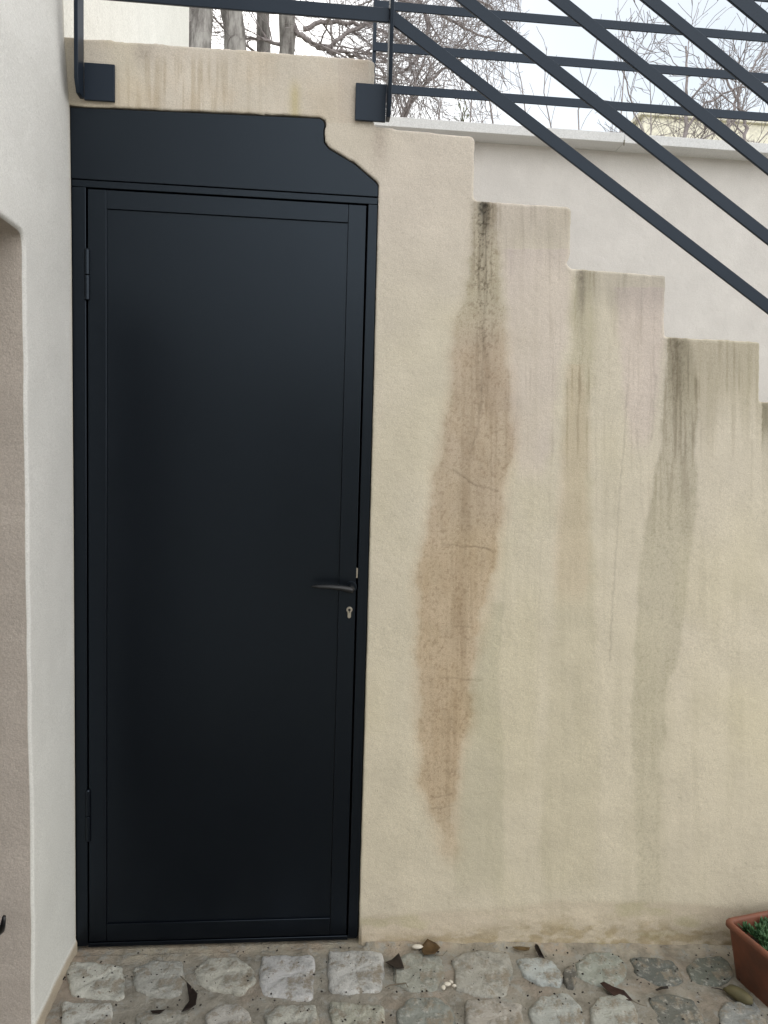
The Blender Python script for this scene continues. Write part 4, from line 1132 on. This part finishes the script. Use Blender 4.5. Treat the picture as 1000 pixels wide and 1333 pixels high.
# (count, length, radius factor, wander, gravity, spread, points, sides, start)
cfgA = [(6, 1.45, .19, .10, .02, .95, 10, 7, .42), (11, 1.0, .42, .12, -.02, .8, 8, 5, .10), (6, .60, .45, .13, .02, .7, 7, 4, .1), (3, .36, .6, .12, .03, .6, 5, 3, .1)]
tot = 0
for k, (pxc, wpx, dy, sd, lab) in enumerate((
        (261, 29, 0.0, 21, 'leftmost bare tree with a thick grey trunk right beside the pale wall'),
        (304, 30, 0.2, 22, 'thick pale-barked bare tree, second trunk from the left behind the landing'),
        (343, 19, 0.9, 23, 'slim straight bare tree, third trunk from the left behind the landing'),
        (374, 21, 0.5, 24, 'bare tree with a forked bent limb, rightmost of the four trunks behind the landing'))):
    c = T(pxc, 45, dy); D = (c - CAM) @ FWD; r = wpx/1000*D/2*1.2
    cust = []
    if k == 3:
        cust = [([T(376, 18, dy), T(388, 44, dy), T(406, 56, dy), T(425, 66, dy), T(440, 50, dy), T(462, 38, dy), T(490, 26, dy), T(540, -10, dy)], .028, .015),
                ([T(372, 60, dy), T(352, 52, dy), T(325, 50, dy), T(312, 44, dy)], .02, .008),
                ([T(395, 38, dy), T(420, 28, dy), T(455, 30, dy), T(480, 34, dy), T(500, 40, dy), T(540, 70, dy)], .025, .01),
                ([T(425, 66, dy), T(436, 68, dy), T(450, 66, dy), T(480, 82, dy)], .03, .012),
                ([T(540, -10, dy), T(560, 30, dy), T(548, 70, dy), T(530, 90, dy), T(512, 100, dy)], .018, .010),
                ([T(440, -30, dy), T(500, -10, dy), T(580, 20, dy), T(625, 48, dy), T(655, 55, dy)], .022, .006),
                ([T(480, -40, dy), T(560, -30, dy), T(610, -10, dy), T(650, 15, dy), T(668, 40, dy)], .022, .005),
                ([T(520, 200, dy), T(525, 150, dy), T(560, 100, dy), T(610, 70, dy), T(650, 65, dy)], .022, .007),
                ([T(500, 200, dy), T(530, 140, dy), T(545, 90, dy), T(570, 40, dy)], .022, .007),
                ([T(600, 200, dy), T(620, 150, dy), T(660, 100, dy), T(680, 60, dy), T(670, 20, dy)], .014, .005)]
    tot += bare_tree(c[0], c[1], 2.2, 6.0 + .5*k, r, sd, lab, cfgA, custom=cust, zref=float(c[2]), xmax=float(T(690, 60)[0]), group='bare trees behind the landing')
# shrubby bare tree on the right
cfgB = [(9, .85, .45, .14, .02, .8, 9, 5, .3), (6, .55, .5, .16, .02, .8, 7, 4, .1), (5, .36, .6, .16, .02, .7, 6, 3, .1), (3, .22, .7, .14, .02, .6, 4, 3, .1)]
def T2(px, py, dy=0): return at(px, py, 4.4 + dy)
c = T2(900, 250)
cust = [([T2(886, 250), T2(890, 200), T2(893, 160), T2(895, 100), T2(893, 60)], .022, .007),
        ([T2(940, 250), T2(950, 210), T2(975, 175), T2(965, 140), T2(950, 110), T2(938, 90)], .020, .007),
        ([T2(935, 240), T2(945, 165), T2(962, 120), T2(980, 90), T2(995, 60)], .016, .005),
        ([T2(870, 240), T2(850, 200), T2(828, 150), T2(815, 110), T2(812, 85)], .010, .004),
        ([T2(880, 240), T2(900, 150), T2(930, 128), T2(970, 112), T2(1010, 105)], .012, .005)]
tot += bare_tree(c[0], c[1], 2.2, 1.75, .05, 31, 'twiggy bare shrub rising above the coping on the right behind the sloping bars', cfgB, custom=cust)
def T3(px, py): return at(px, py, 4.0)
def shoot_shrub(pxs, label, seed):
    rg = np.random.default_rng(seed); x = T3(np.mean(pxs), 200)
    root = thing('bare_sapling', label, 'sapling', (float(x[0]), 4.0, 2.2)); lines = []
    for p in pxs:
        a_ = T3(p, 260); b_ = T3(p + rg.uniform(-35, 35), rg.uniform(20, 110)); mid = (a_+b_)/2 + rg.normal(0, .06, 3)
        a_[2] = 2.15
        P = np.array([a_, (a_+mid)/2, mid, (mid+b_)/2 + rg.normal(0, .02, 3), b_]); L = (P, np.linspace(.009, .0025, 5), 4); lines.append(L)
        branchify(rg, L, 0, lines, [(6, .35, .5, .1, .04, .5, 6, 3, .45)])
    V, Q = tubes_np(lines); keep(mesh_np('shoots', V, Q, mat=M_twig), root)
shoot_shrub([560, 600, 640, 665, 690], 'thin upright bare shoots left of the coping joint', 5)
shoot_shrub([775, 800, 835], 'sparse bare shoots right of the coping joint', 6)
# small evergreen tip
M_ever = mk_leaf('evergreen_leaf', (0.16, 0.17, 0.085, 1), (0.10, 0.12, 0.06, 1))
ec = T3(602, 150)
et = thing('evergreen_shrub', 'small pale green conical evergreen tip showing above the coping', 'shrub', (float(ec[0]), 4.0, 2.2))
mb = MB(); mb.tube([(ec[0], 4.0, 2.15), (ec[0], 4.0, float(ec[2])+.02)], [.02, .006], 6); mb.build('stem', M_bark, et)
mb = MB(); re_ = random.Random(4); top_ = float(T3(602, 128)[2])
for _ in range(1500):
    f_ = re_.random()**.6; z = 2.3 + (top_ - 2.3)*(1-f_*0.98); rad = (.02 + .30*f_) * math.sqrt(re_.random()); a_ = re_.uniform(0, 6.28)
    d = Vector((math.cos(a_), math.sin(a_), re_.uniform(.4, 1.5)))
    leaf_geo(mb, (ec[0] + rad*math.cos(a_), 4.0 + rad*math.sin(a_), z), d, (0, 0, 1), re_.uniform(.03, .06), .010, .002)
mb.build('foliage', M_ever, et)
# cream house far behind, just above the coping on the right
hx0, hx1 = float(at(838, 165, 14)[0]), float(at(1250, 165, 14)[0]); hz = float(at(930, 158, 14)[2])
chs = thing('cream_house', 'pale cream house far behind, seen low on the right through the twigs', 'house', ((hx0+hx1)/2, 14, 2.2))
mb = MB(); mb.box(hx0, hx1, 14, 14.5, 2.15, hz); mb.build('wall', M_cream, chs)
mb = MB(); mb.box(hx0 - .1, hx1 + .2, 13.93, 14.57, hz + .002, hz + .10); mb.build('roof_edge', M_cream, chs, bevel=.01)
for k in range(4):
    xw = hx0 + .8 + k*1.6
    mb = MB(); mb.box(xw, xw + .7, 13.97, 14.002, hz - 2.6, hz - 1.3); f_ = mb.build('window', M_coping, chs, bevel=.005)
    mb = MB(); mb.box(xw + .06, xw + .64, 13.955, 13.969, hz - 2.54, hz - 1.36); pn = mb.build('pane', M_black, None); pn.parent = f_
print('TREE QUADS', tot)
